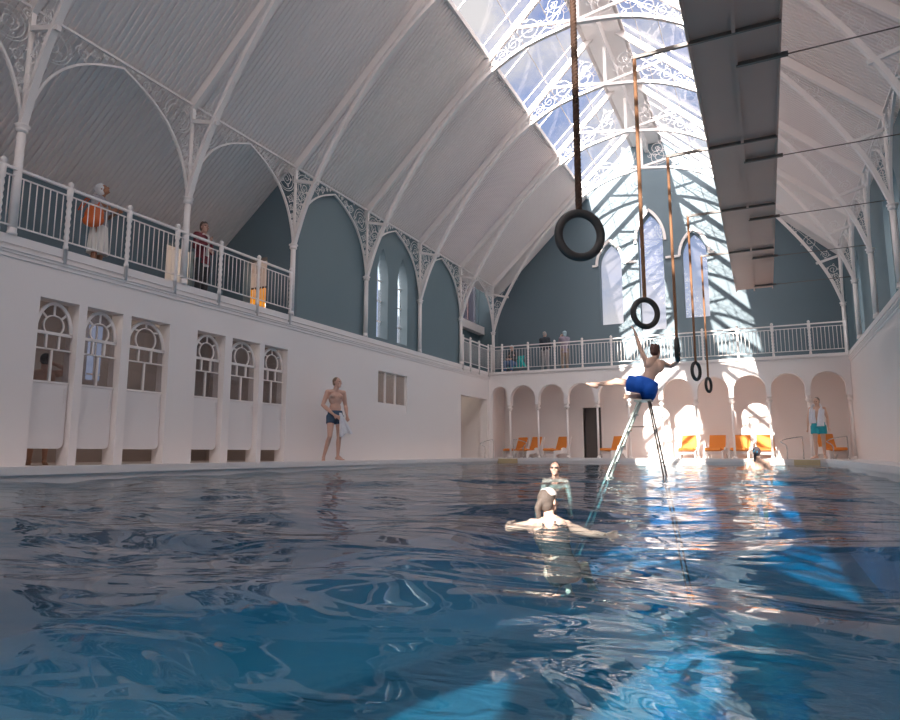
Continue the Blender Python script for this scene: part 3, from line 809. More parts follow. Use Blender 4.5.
# ------------------------------------------------------------------ people
SKIN = {'pale': mat('skin_pale', (.62, .38, .30), .5), 'tan': mat('skin_tan', (.52, .30, .21), .5), 'fair': mat('skin_fair', (.72, .47, .36), .5), 'deep': mat('skin_deep', (.36, .17, .10), .5)}
EYE = mat('eye_dark', (.04, .03, .03), .3)
def cloth(name, col, r=.85): return mat(name, col, r, bump=.25, bscale=120, var=.06, vscale=6)
def remesh(mb, vox, name, m, smooth=3):
    me = mb.mesh('tmp', m); o = bpy.data.objects.new('tmp', me); COL.objects.link(o)
    md = o.modifiers.new('r', 'REMESH'); md.mode = 'VOXEL'; md.voxel_size = vox; md.use_smooth_shade = True
    sm = o.modifiers.new('s', 'SMOOTH'); sm.iterations = smooth; sm.factor = .5
    dg = bpy.context.evaluated_depsgraph_get(); dg.update()
    me2 = bpy.data.meshes.new_from_object(o.evaluated_get(dg)); me2.name = name
    bpy.data.objects.remove(o); bpy.data.meshes.remove(me)
    me2.materials.clear(); me2.materials.append(m)
    me2.polygons.foreach_set('use_smooth', [True] * len(me2.polygons)); return me2
def V(*a): return Vector(a)
def frame(up, right):
    u = Vector(up).normalized(); r = Vector(right); r = (r - u * r.dot(u)).normalized(); f = u.cross(r)
    return Matrix((r, f, u)).transposed()      # columns right, forward, up
J0 = dict(head=(0, .02, 1.655), neck=(0, -.005, 1.49), chest=(0, 0, 1.31), waist=(0, .0, 1.11), pelvis=(0, 0, .97),
          shR=(.175, -.01, 1.44), elR=(.235, -.03, 1.15), wrR=(.25, .06, .91), shL=(-.175, -.01, 1.44), elL=(-.235, -.03, 1.15), wrL=(-.25, .06, .91),
          hipR=(.09, 0, .93), knR=(.10, .02, .50), anR=(.10, -.02, .09), hipL=(-.09, 0, .93), knL=(-.10, .02, .50), anL=(-.10, -.02, .09),
          look=(0, 1, 0), toeR=(.15, 1, -.15), toeL=(-.15, 1, -.15), hdR=None, hdL=None)
def joints(**k):
    J = {a: (Vector(b) if b is not None else None) for a, b in {**J0, **k}.items()}; return J
def frames(J):
    T = frame(J['neck'] - J['waist'], J['shR'] - J['shL']); P = frame(J['waist'] - J['pelvis'], J['hipR'] - J['hipL'])
    up = (J['head'] - J['neck']); lk = J['look'].normalized(); hu = (Vector((0, 0, 1)) * .6 + up.normalized() * .6); hu = (hu - lk * hu.dot(lk)).normalized()
    H = Matrix((lk.cross(hu), lk, hu)).transposed(); return T, P, H
def etube(mb, a, b, Fr, ra, rb, n=20, m=5):
    """flat-ended elliptical loft"""
    a = Vector(a); b = Vector(b); VV = []; FF = []
    for i in range(m + 1):
        t = i / m; c = a.lerp(b, t)
        for k in range(n):
            q = 2 * PI * k / n; VV.append(c + Fr.col[0] * ((ra[0] + (rb[0] - ra[0]) * t) * math.cos(q)) + Fr.col[1] * ((ra[1] + (rb[1] - ra[1]) * t) * math.sin(q)))
    for i in range(m):
        for k in range(n): FF.append((i * n + k, i * n + (k + 1) % n, (i + 1) * n + (k + 1) % n, (i + 1) * n + k))
    FF += [tuple(reversed(range(n))), tuple(m * n + k for k in range(n))]
    mb.add(VV, FF, True)
def body_mb(J, fem=False, bulk=1):
    T, P, H = frames(J); b = MB()
    at_ = lambda c, F, x, y, z: c + F @ Vector((x, y, z))
    k = (.9 if fem else 1) * bulk
    b.ell(at_(J['chest'], T, 0, 0, .0), (.145 * k, .098, .165), 16, T); b.ell(J['waist'], (.122 * k, .088, .14), 16, T)
    b.ell(J['pelvis'], (.152, .105, .115), 16, P); b.cap(J['chest'], .085, J['pelvis'], .09, 14)
    for s, S in ((1, 'R'), (-1, 'L')):
        b.cap(at_(J['chest'], T, s * .05, -.02, .15), .055, J['sh' + S], .056 * k)
        b.ell(at_(J['chest'], T, s * .072, .07, .045), (.07, .038, .055), 12, T)
        b.ell(at_(J['chest'], T, s * .09, -.055, .06), (.07, .045, .10), 12, T)
        if fem: b.ell(at_(J['chest'], T, s * .07, .095, .02), (.058, .05, .055), 12, T)
        b.ell(at_(J['pelvis'], P, s * .07, -.055, -.04), (.078, .07, .085), 12, P)
        sh, el, wr = J['sh' + S], J['el' + S], J['wr' + S]
        b.ell(sh, (.06 * k, .058 * k, .062), 12); mid = sh.lerp(el, .45)
        b.cap(sh, .054 * k, mid, .051 * k); b.cap(mid, .051 * k, el, .038 * k); fm = el.lerp(wr, .3)
        b.cap(el, .038 * k, fm, .043 * k); b.cap(fm, .043 * k, wr, .026)
        # hand
        d = (J['hd' + S] if J['hd' + S] is not None else (wr - el)).normalized()
        ac = d.cross(H.col[0]) if abs(d.dot(H.col[0])) < .8 else d.cross(H.col[1])
        ac.normalize(); cu = d.cross(ac).normalized() * (-s)
        for q in (-.022, -.007, .008, .023): b.cap(wr + ac * q * .5, .016, wr + d * .085 + ac * q, .0135, 8)
        for q, ln in ((-.031, .062), (-.0105, .076), (.0105, .082), (.031, .070)):
            p0 = wr + d * .09 + ac * q; p1 = p0 + d * ln * .5 + cu * .004 + ac * q * .12; p2 = p1 + d * ln * .42 + cu * .022
            b.cap(p0, .0092, p1, .0088, 8); b.cap(p1, .0088, p2, .0075, 8)
        t0 = wr + d * .03 + ac * .022; t1 = t0 + ac * .030 + d * .028 + cu * .01; b.cap(t0, .014, t1, .0105, 8); b.cap(t1, .0105, t1 + d * .032 + cu * .01 + ac * .006, .009, 8)
        hp, kn, an = J['hip' + S], J['kn' + S], J['an' + S]; m1 = hp.lerp(kn, .35)
        b.cap(hp, .088, m1, .080, 12); b.cap(m1, .080, kn, .052, 12); b.ell(kn, (.052, .054, .06), 12)
        m2 = kn.lerp(an, .3); bk = (hp + an) / 2 - kn; bk = bk if bk.length > .03 else -P.col[1]; bk = bk.normalized() * .014
        b.cap(kn, .048, m2 + bk, .053, 12); b.cap(m2 + bk, .053, an, .031, 12)
        t = J['toe' + S].normalized(); dn = (an - kn).normalized(); dn = (dn - t * dn.dot(t)).normalized() if abs(dn.dot(t)) < .95 else Vector((0, 0, -1))
        b.cap(an - t * .035 + dn * .045, .033, an + t * .10 + dn * .052, .028, 10); b.cap(an, .034, an + t * .09 + dn * .04, .030, 10)
        sd = t.cross(dn).normalized()
        for q in (-.03, -.012, .006, .022): b.cap(an + t * .10 + dn * .058 + sd * q, .018, an + t * .165 + dn * .066 + sd * q * 1.25, .011, 8)
    h = J['head']; b.cap(J['neck'] - T.col[2] * .02, .060 * k, h + H @ V(0, -.015, -.06), .052 * k, 12)
    b.cap(J['neck'] - T.col[2] * .03, .062, J['shR'].lerp(J['neck'], .4), .048); b.cap(J['neck'] - T.col[2] * .03, .062, J['shL'].lerp(J['neck'], .4), .048)
    b.ell(h + H @ V(0, -.012, .025), (.074, .092, .092), 18, H); b.ell(h + H @ V(0, .022, -.045), (.058, .066, .072), 16, H)
    b.ell(h + H @ V(0, .070, -.098), (.024, .018, .018), 10, H); b.cap(h + H @ V(0, .082, .018), .010, h + H @ V(0, .105, -.022), .015, 8)
    for s in (-1, 1):
        b.ell(h + H @ V(s * .014, .092, -.028), (.010, .011, .009), 8, H)
        b.ell(h + H @ V(s * .03, .072, .032), (.026, .014, .010), 8, H); b.ell(h + H @ V(s * .038, .066, -.025), (.024, .018, .022), 8, H)
        b.ell(h + H @ V(s * .075, -.005, -.005), (.010, .020, .032), 8, H)
    b.ell(h + H @ V(0, .084, -.056), (.024, .011, .006), 8, H); b.ell(h + H @ V(0, .082, -.067), (.021, .011, .007), 8, H)
    return b, T, P, H
def hair_mb(J, H, style='short'):
    b = MB(); h = J['head']
    if style == 'short':
        b.ell(h + H @ V(0, -.022, .040), (.083, .093, .092), 18, H); b.ell(h + H @ V(0, -.05, -.005), (.074, .062, .075), 14, H)
        for i in range(14):
            a = i / 14 * 2 * PI; b.ell(h + H @ V(.05 * math.cos(a), -.02 + .055 * math.sin(a), .095 + .015 * math.sin(i * 2.3)), (.026, .026, .024), 8, H)
    elif style == 'crop':
        b.ell(h + H @ V(0, -.024, .034), (.079, .088, .090), 18, H); b.ell(h + H @ V(0, -.045, -.01), (.072, .062, .07), 14, H)
    elif style == 'bob':
        b.ell(h + H @ V(0, -.03, .035), (.098, .103, .100), 18, H); b.ell(h + H @ V(0, -.05, -.04), (.092, .07, .085), 16, H)
        for i in range(18):
            a = i * 2.4; q = .03 + .06 * (i / 18); b.ell(h + H @ V(q * math.cos(a), -.04 + q * math.sin(a), .10 - q * .5), (.03, .03, .026), 8, H)
    elif style == 'pony':
        b.ell(h + H @ V(0, -.025, .035), (.083, .092, .092), 18, H); b.ell(h + H @ V(0, -.05, -.01), (.075, .06, .08), 14, H)
        P = [h + H @ V(-.01, -.10, .02), h + H @ V(-.03, -.14, -.03), h + H @ V(-.04, -.13, -.12), h + H @ V(-.05, -.11, -.20)]
        for i in range(3): b.cap(P[i], .034 - .004 * i, P[i + 1], .030 - .005 * i)
    return b
def face_cut(me, J, H, z=.045, y=.02):
    """trim hair in front of the face so the forehead shows"""
    bm = bmesh.new(); bm.from_mesh(me); h = J['head']
    dl = []
    for v in bm.verts:
        p = H.transposed() @ (v.co - h)
        if p.y > y and p.z < z + .0 * p.y: dl.append(v)
    bmesh.ops.delete(bm, geom=dl, context='VERTS'); bm.to_mesh(me); bm.free()
def person(label, loc, rz, scale, J, skin='fair', hair='short', haircol=(.12, .08, .05), fem=False, vox=.009, garments=(), group=None, face=True, hair_name='hair', bulk=1):
    t = thing('person', label, 'person', loc, rz, group); t.scale = (scale,) * 3
    b, T, P, H = body_mb(J, fem, bulk)
    link('body', remesh(b, vox, 'body', SKIN[skin], 4), t)
    if hair:
        me = remesh(hair_mb(J, H, hair), .009, 'hair', mat('hair_mat', haircol, .7, bump=.6, bscale=90), 2)
        if face: face_cut(me, J, H, y=.02 if hair != 'bob' else .05, z=.055)
        link(hair_name, me, t)
    for s in (-1, 1):
        e = MB(); e.ell(J['head'] + H @ V(s * .030, .0805, .012), (.013, .008, .007), 10, H); e.build('eye', EYE, t, fix=False)
    for nm, fn, m, vx in garments:
        g = MB(); fn(g, J, T, P, H); link(nm, remesh(g, vx, nm, m, 3) if vx else g.mesh(nm, m), t)
    return t, T, P, H
# garments
def g_shorts(fr=.4, fl=.012, fr2=None):
    def f(g, J, T, P, H):
        etube(g, J['pelvis'] + P.col[2] * .085, J['pelvis'] - P.col[2] * .06, P, (.150 + fl, .110 + fl), (.172 + fl, .128 + fl))
        g.ell(J['pelvis'] - P.col[2] * .05, (.165 + fl, .125 + fl, .07), 16, P)
        for s_ in (-1, 1): g.ell(J['pelvis'] + P @ V(s_ * .07, -.055, -.05), (.085 + fl, .078 + fl, .095 + fl), 12, P)
        for S, q in (('R', fr), ('L', fr2 or fr)):
            hp, kn = J['hip' + S], J['kn' + S]; F = frame(kn - hp, (J['hipR'] - J['hipL']).cross(Vector((0, .01, 0))) + (J['hipR'] - J['hipL']))
            etube(g, hp - (kn - hp).normalized() * .02, hp.lerp(kn, q), F, (.098 + fl, .100 + fl), (.090 - .03 * max(0, q - .3) + fl * 1.6, .092 - .03 * max(0, q - .3) + fl * 1.6))
            g.ell(hp.lerp(kn, .12), (.098 + fl,) * 3, 12); g.ell(hp.lerp(kn, q * .6), (.092 + fl,) * 3, 12)
    return f
def g_trousers(g, J, T, P, H):
    g_shorts(.5, .008)(g, J, T, P, H)
    for S in 'RL':
        hp, kn, an = J['hip' + S], J['kn' + S], J['an' + S]; g.cap(hp.lerp(kn, .4), .092, kn, .068, 12)
        F = frame(an - kn, V(1, .01, 0)); g.ell(kn, (.068, .07, .07), 12); etube(g, kn, an - (an - kn).normalized() * .01, F, (.068, .070), (.055, .065))
def g_top(sl=.95, hem=.12, infl=.02, arm=.055):
    def f(g, J, T, P, H):
        i = infl; g.ell(J['chest'], (.150 + i, .108 + i, .175), 16, T); g.ell(J['chest'] + T.col[2] * .03, (.155 + i, .10 + i, .12), 16, T)
        for s_ in (-1, 1): g.ell(J['chest'] + T @ V(s_ * .09, -.055, .06), (.078 + i, .052 + i, .11 + i), 12, T); g.cap(J['chest'] + T @ V(s_ * .05, -.02, .14), .06 + i, J['shR' if s_ > 0 else 'shL'], .058 + i)
        etube(g, J['chest'], J['waist'], T, (.150 + i, .110 + i), (.135 + i, .105 + i)); etube(g, J['waist'], J['pelvis'] - P.col[2] * hem, P, (.135 + i, .105 + i), (.165 + i, .125 + i))
        for S in 'RL':
            sh, el, wr = J['sh' + S], J['el' + S], J['wr' + S]; g.cap(J['neck'] - T.col[2] * .05, .065, sh, .065); g.cap(J['neck'] - T.col[2] * .03, .078, sh.lerp(J['neck'], .3), .068); g.cap(J['neck'] - T.col[2] * .05, .076, J['neck'] + T.col[2] * .01, .066); g.ell(sh, (.072, .07, .072), 12)
            if sl > .5:
                g.cap(sh, arm + .008, el, arm - .004); q = el.lerp(wr, (sl - .5) * 2); F = frame(wr - el, V(.31, .2, .93)); etube(g, el, q, F, (arm - .002, arm - .002), (arm - .014, arm - .014))
            else:
                q = sh.lerp(el, sl * 2); F = frame(el - sh, V(.31, .93, .2)); etube(g, sh, q, F, (arm + .012, arm + .012), (arm + .006, arm + .006))
    return f
def g_swimsuit(g, J, T, P, H):
    g.ell(J['chest'] - T.col[2] * .02, (.153, .112, .15), 16, T); etube(g, J['chest'], J['waist'], T, (.150, .11), (.132, .10)); etube(g, J['waist'], J['pelvis'] - P.col[2] * .04, P, (.132, .10), (.162, .122)); g.ell(J['pelvis'] - P.col[2] * .03, (.163, .125, .10), 16, P); [g.ell(J['pelvis'] + P @ V(s_ * .07, -.056, -.035), (.088, .08, .092), 12, P) for s_ in (-1, 1)]; [g.ell(J['chest'] + T @ V(s_ * .09, -.055, .02), (.078, .055, .11), 12, T) for s_ in (-1, 1)]
    for s in (-1, 1):
        g.tube([J['chest'] + T @ V(s * .08, .09, .06), J['chest'] + T @ V(s * .085, .03, .165), J['chest'] + T @ V(s * .06, -.07, .13), J['chest'] + T @ V(s * .03, -.11, .05)], .014, 8)
def skirt(z1, r0, r1, n=72, folds=13, amp=.018):
    def f(g, J, T, P, H):
        VV = []; FF = []; m = 10; c = J['waist']
        for i in range(m + 1):
            t = i / m; z = c.z - .02 + (z1 - c.z) * t; r = r0 + (r1 - r0) * t ** .8
            for k in range(n):
                a = 2 * PI * k / n; q = r + amp * t * math.sin(folds * a + 1.5 * math.sin(2 * a)); VV.append((c.x + q * math.cos(a), c.y + q * .82 * math.sin(a), z))
        for i in range(m):
            for k in range(n): FF.append((i * n + k, i * n + (k + 1) % n, (i + 1) * n + (k + 1) % n, (i + 1) * n + k))
        FF.append(tuple(range(n))); FF.append(tuple(reversed(range(m * n, m * n + n)))); g.add(VV, FF, True)
    return f
def sheet(mb, fn, nu, nv, th=.008):
    """thin draped cloth from a (u,v)->point function, given thickness"""
    G = [[Vector(fn(i / nu, j / nv)) for j in range(nv + 1)] for i in range(nu + 1)]
    VV = []; 
    for sgn in (1, -1):
        for i in range(nu + 1):
            for j in range(nv + 1):
                a = G[min(i + 1, nu)][j] - G[max(i - 1, 0)][j]; b = G[i][min(j + 1, nv)] - G[i][max(j - 1, 0)]; nn = a.cross(b); nn = nn.normalized() if nn.length > 1e-9 else V(0, 0, 1)
                VV.append(G[i][j] + nn * (sgn * th / 2))
    o = (nu + 1) * (nv + 1); w_ = nv + 1; FF = []
    for i in range(nu):
        for j in range(nv):
            FF.append((i * w_ + j, (i + 1) * w_ + j, (i + 1) * w_ + j + 1, i * w_ + j + 1)); FF.append((o + i * w_ + j, o + i * w_ + j + 1, o + (i + 1) * w_ + j + 1, o + (i + 1) * w_ + j))
    for i in range(nu): FF.append((i * w_, o + i * w_, o + (i + 1) * w_, (i + 1) * w_)); FF.append((i * w_ + nv, (i + 1) * w_ + nv, o + (i + 1) * w_ + nv, o + i * w_ + nv))
    for j in range(nv): FF.append((j, j + 1, o + j + 1, o + j)); FF.append((nu * w_ + j, o + nu * w_ + j, o + nu * w_ + j + 1, nu * w_ + j + 1))
    mb.add(VV, FF, True)
def facing(dx, dy): return math.atan2(-dx, dy)
WHITE = cloth('white_terry', (.84, .83, .88)); 

# man with a towel on the left deck
J = joints(head=(-.02, .03, 1.655), knR=(.15, .12, .51), anR=(.19, -.10, .095), knL=(-.09, .03, .50), anL=(-.09, -.02, .09), elR=(.27, -.03, 1.17), wrR=(.10, .18, .96), hdR=(-.75, .35, -.45),
           elL=(-.25, -.05, 1.17), wrL=(-.22, .12, .96), look=(-.55, .85, .06), toeR=(.25, 1, -.35), toeL=(-.5, 1, -.05))
FR = facing(.83, -.56)
t, T, P, H = person('barechested man in navy swim trunks holding a white towel on the left deck', (-8.97, 12.45, ZD + .012), FR, 1.085, J, 'pale', 'crop', (.20, .13, .09), bulk=1.07, garments=[('swim_trunks', g_shorts(.38, .006), cloth('navy_trunks', (.05, .09, .15)), .012)])
g = MB()
def tw(u, v):
    x = -.02 - (.03 + .17 * v) * (u * 1.5 - .2) - .06 * v; z = 1.00 - v * (.40 + .10 * (1 - u) + .03 * math.sin(9 * u)); y = .215 + .03 * v * math.sin(u * 17) + .02 * math.sin(u * 6) - .02 * v
    return (x, y, z)
sheet(g, tw, 36, 16, .01); tl = g.build('white_towel', WHITE); tl.location = t.location; tl.rotation_euler = t.rotation_euler; tl.scale = t.scale
tag(tl, 'white towel hanging from the hand of the man in navy trunks', 'towel')

# man with towel round the neck, far right
J = joints(elR=(.25, -.03, 1.17), wrR=(.27, .03, .92), elL=(-.24, -.02, 1.17), wrL=(-.25, .05, .92), look=(.35, .9, -.25), anR=(.11, .03, .09), knR=(.10, .06, .5), anL=(-.10, -.03, .09), toeR=(.8, .6, -.05), toeL=(-.3, 1, -.05))
t, T, P, H = person('barechested man in turquoise shorts with a white towel round his neck', (1.42, 22.42, ZD + .012), facing(-.12, -1), 1.03, J, 'fair', 'crop', (.25, .2, .17), garments=[('swim_shorts', g_shorts(.5, .02), cloth('turquoise_shorts', (.03, .36, .44)), .012)])
def nt(u, v):
    # u along the towel: left chest end -> neck -> right chest end ; v across
    L = [(.13, .13, 1.02), (.14, .14, 1.2), (.125, .13, 1.36), (.12, .06, 1.50), (.09, -.04, 1.545), (0, -.085, 1.53), (-.09, -.04, 1.545), (-.12, .06, 1.50), (-.11, .13, 1.36), (-.08, .15, 1.15), (-.06, .16, .93)]
    p = np.array(L); q = u * 10; i = min(int(q), 9); a = p[i] + (p[i + 1] - p[i]) * (q - i)
    wd = .20 - .05 * math.sin(PI * u); x = a[0] * (1 + .0 * v) + (v - .5) * wd * (1 if True else 0) * (1 if u < .5 else 1) * (.9 if abs(u - .5) > .25 else .25)
    z = a[2] + (v - .5) * (.0 if abs(u - .5) > .25 else .10); y = a[1] + .012 * math.sin(v * 14 + u * 5) - abs(x) * .12
    return (x, y, z)
g = MB(); sheet(g, nt, 50, 14, .016); tl = g.build('white_towel', WHITE); tl.location = t.location; tl.rotation_euler = t.rotation_euler; tl.scale = t.scale
tag(tl, 'white towel draped round the neck of the man in turquoise shorts', 'towel')

# man on the ladder (world positions minus root)
O = V(-1.78, 11.0, .86)
def W(x, y, z): return Vector((x, y, z)) - O
J = joints(head=W(-1.575, 11.10, 1.655), neck=W(-1.575, 11.03, 1.50), chest=W(-1.62, 10.98, 1.36), waist=W(-1.67, 10.93, 1.22), pelvis=W(-1.72, 10.90, 1.10),
           shR=W(-1.47, 11.10, 1.455), elR=W(-1.36, 11.26, 1.42), wrR=W(-1.235, 11.07, 1.46), hdR=V(.1, -.3, .9), shL=W(-1.685, 10.95, 1.435), elL=W(-1.80, 10.97, 1.72), wrL=W(-1.86, 10.97, 1.96), hdL=V(-.3, .1, .9),
           hipR=W(-1.66, 10.90, 1.04), knR=W(-1.76, 11.24, .93), anR=W(-1.95, 10.96, .92), hipL=W(-1.80, 10.88, 1.09), knL=W(-2.18, 10.86, 1.17), anL=W(-2.52, 10.88, 1.14), look=V(.15, 1, -.1), toeR=V(-.8, -.5, .1), toeL=V(-.8, .3, .35))
t, T, P, H = person('barechested man in blue shorts kneeling on the ladder and reaching for the rings', O, 0, 1, J, 'fair', 'short', (.10, .05, .04), bulk=.84, garments=[('blue_shorts', g_shorts(.8, .034, .55), cloth('blue_shorts', (.015, .13, .62)), .012)])
# ladder
t = thing('step_ladder', 'tall metal step ladder standing in the pool under the man in blue shorts', 'ladder', (-1.78, 11.05, ZP))
lz = lambda z: z - ZP
def fx(z): return -.07 - .42 * (.84 - z) / .93
def rx_(z): return .08 + .15 * (.84 - z) / .93
for y in (-.17, .17):
    a = MB(); a.beam((fx(.84), y * .6, lz(.84)), (fx(ZP + .02), y * 1.5, .0), .065, .03, up=(1, 0, 0)); a.build('front_rail', M['alu'], t)
    a = MB(); a.beam((rx_(.84), y * .6, lz(.84)), (rx_(ZP), y * 1.5, .0), .03, .025, up=(1, 0, 0)); a.build('rear_leg', M['steel'], t)
z = .62
while z > ZP + .2:
    a = MB(); k = .6 + .9 * (.84 - z) / (.84 - ZP); a.box(fx(z) - .035, fx(z) + .05, -.17 * k, .17 * k, lz(z) - .012, lz(z) + .012); a.build('step', M['alu'], t)
    if z > -.4 and int(z * 100) % 2 == 0 or z > .5: a = MB(); a.beam((rx_(z), -.17 * k, lz(z)), (rx_(z), .17 * k, lz(z)), .02, .02); a.build('brace', M['steel'], t)
    z -= .26
a = MB(); a.box(-.14, .12, -.15, .15, lz(.83), lz(.86)); a.build('top_platform', M['alu'], t)
a = MB(); a.beam((fx(.42), -.1, lz(.42)), (rx_(.42), -.1, lz(.42)), .015, .015); a.build('spreader', M['steel'], t)

# woman in a white hat with an orange bag on the gallery
IMG = (.9, .435)
J = joints(look=(-.05, .85, .5), elR=(.21, -.02, 1.17), wrR=(.14, .22, 1.20), elL=(-.21, .02, 1.17), wrL=(-.08, .25, 1.22), shR=(.155, -.01, 1.43), shL=(-.155, -.01, 1.43))
t, T, P, H = person('person in a white knitted hat, grey top and white skirt on the gallery', (-10.45, 7.3, ZBAL + .02), facing(*IMG), .965, J, 'deep', 'bob', (.74, .72, .73), fem=True, hair_name='white_hat',
     garments=[('grey_top', g_top(.42, .03), cloth('grey_knit', (.36, .34, .36)), .012), ('white_skirt', skirt(.44, .15, .20), cloth('white_skirt', (.78, .76, .72)), None)])
bt = thing('shoulder_bag', 'orange leather shoulder bag carried by the person in the white hat', 'bag', (-10.45, 7.3, ZBAL + .85), facing(*IMG))
a = MB(); a.ell((.24, .03, .20), (.08, .17, .20), 20); a.ell((.25, .03, .10), (.085, .19, .12), 20)
link('pouch', remesh(a, .014, 'pouch', mat('orange_leather', (.66, .14, .03), .4, var=.1, vscale=6), 3), bt)
for dy in (-.16, .0): a = MB(); a.tube(catmull([(.22, -.22 + dy * .3, .30), (.21, -.10 + dy * .4, .50), (.17, -.02, .585), (.14, .05, .5), (.22, .05 + dy * .2, .30)], 5), .013, 8); a.build('strap', mat('strap_leather', (.55, .10, .03), .45), bt)
a = MB(); a.box(-.01, .06, .30, .33, 1.18, 1.27); ph = a.build('camera', M['rubber']); ph.location = (-10.45, 7.3, ZBAL); ph.rotation_euler = (0, 0, facing(*IMG)); ph.scale = (.965,) * 3
tag(ph, 'small dark camera held by the person in the white hat', 'camera')

# man in a maroon jacket
J = joints(look=(.25, .95, .1), elR=(.25, .02, 1.17), wrR=(.10, .24, 1.27), hdR=(-.5, .1, .85), elL=(-.24, .04, 1.17), wrL=(-.05, .20, 1.12), hdL=(.9, .3, .1))
t, T, P, H = person('person in a maroon jacket and dark trousers standing on the gallery', (-10.55, 9.75, ZBAL + .02), facing(.95, .1), 1.02, J, 'pale', 'short', (.13, .09, .08),
     garments=[('shirt', g_top(.1, .16, .004), cloth('white_shirt', (.75, .72, .70)), .012), ('maroon_jacket', g_top(.95, .12, .022), cloth('maroon_wool', (.19, .04, .055)), .012), ('dark_trousers', g_trousers, cloth('dark_trousers', (.05, .05, .055)), .014)])
a = MB(); sheet(a, lambda u, v: ((u - .5) * (.05 + .06 * (1 - v)), .142 + .012 * (1 - abs(u - .5) * 2) - .02 * (1 - v), 1.44 - .42 * (1 - v)), 6, 10, .006)
sp = a.build('shirt_front', cloth('white_front', (.78, .75, .73)), t)
a = MB(); a.tube(catmull([(.045, .10, 1.48), (.0, .135, 1.44), (-.045, .10, 1.48)], 4), .014, 8); a.build('collar', cloth('white_collar', (.8, .77, .75)), t)

# end balcony visitors
J = joints(elR=(.23, .06, 1.18), wrR=(.12, .22, 1.08), elL=(-.23, .06, 1.18), wrL=(-.12, .22, 1.08), anR=(.14, 0, .09), anL=(-.14, 0, .09), look=(.1, 1, 0))
person('grey-haired person in a dark top seen from behind on the end balcony', (-7.56, 24.15, ZBAL + .02), facing(.1, 1), .915, J, 'pale', 'crop', (.42, .38, .36), vox=.013,
     garments=[('dark_top', g_top(.95, .05), cloth('charcoal_top', (.05, .06, .075)), .016), ('grey_trousers', g_trousers, cloth('grey_trousers', (.33, .32, .33)), .016)])
J = joints(elR=(.22, .08, 1.24), wrR=(.10, .20, 1.50), elL=(-.22, .1, 1.26), wrL=(-.10, .2, 1.52), hdR=(-.3, 0, 1), hdL=(.3, 0, 1), look=(-.5, .85, .1))
person('person with a pale blue hat raising both hands to the face on the end balcony', (-6.78, 24.15, ZBAL + .02), facing(-.5, .8), .89, J, 'fair', 'bob', (.36, .50, .56), fem=True, vox=.013, hair_name='blue_hat',
     garments=[('lavender_jacket', g_top(.95, .16), cloth('lavender_jacket', (.30, .25, .31)), .016), ('brown_trousers', g_trousers, cloth('brown_trousers', (.30, .22, .17)), .016)])
J = joints(pelvis=(0, 0, .40), waist=(0, .02, .53), chest=(0, .05, .72), neck=(0, .09, .90), head=(0, .13, 1.06), shR=(.17, .07, .85), shL=(-.17, .07, .85), elR=(.24, .14, .60), elL=(-.24, .14, .60), wrR=(.10, .34, .58), wrL=(-.10, .34, .58),
           hipR=(.09, .02, .38), hipL=(-.09, .02, .38), knR=(.14, .44, .46), knL=(-.14, .44, .46), anR=(.15, .42, .09), anL=(-.15, .42, .09), look=(0, .9, -.4))
person('seated person in a pale blue cap and jeans behind the end balcony railing', (-8.88, 24.2, ZBAL + .03), facing(-.2, -1), .98, J, 'pale', 'crop', (.40, .58, .66), vox=.013, hair_name='cap',
     garments=[('dark_jumper', g_top(.95, .0), cloth('dark_jumper', (.10, .11, .12)), .016), ('jeans', g_trousers, cloth('jeans', (.10, .20, .36)), .016)])
t = thing('folding_chair', 'turquoise folding chair under the seated person on the end balcony', 'chair', (-8.88, 24.2, ZBAL + .03), facing(-.2, -1))
TQ = cloth('turquoise_canvas', (.02, .48, .46))
a = MB(); a.box(-.26, .26, -.16, .26, .255, .275); a.build('seat', TQ, t)
a = MB(); a.hexa([(x, y, z) for x in (-.27, .27) for (y, z) in ((-.17, .28), (-.15, .28), (-.40, .78), (-.38, .78))]); a.build('backrest', TQ, t)
a = MB(); sheet(a, lambda u, v: (-.30 - .26 * v * (1 - .2 * u), -.1 + .2 * u, .62 - .36 * v + .02 * math.sin(8 * u)), 8, 8, .01); a.build('side_flap', TQ, t)
for x in (-.26, .26):
    for y0, y1 in ((-.2, .25), (.25, -.25)): a = MB(); a.tube([(x, y0, 0), (x, y1, .27)], .012, 6); a.build('leg', M['steel'], t)

# person in the first cubicle
J = joints(elR=(.40, .10, 1.50), wrR=(.14, .10, 1.62), hdR=(-.9, .1, .3), shR=(.19, .0, 1.46), elL=(-.24, .06, 1.18), wrL=(-.12, .2, 1.1), look=(0, 1, -.2))
person('barebacked person with an arm raised behind the leftmost cubicle fanlight', (-10.2, 6.40, ZD), facing(-.85, .5), .985, J, 'tan', 'crop', (.04, .03, .03), vox=.011, garments=[('swim_trunks', g_shorts(.35, .008), cloth('black_trunks', (.03, .03, .03)), .014)])

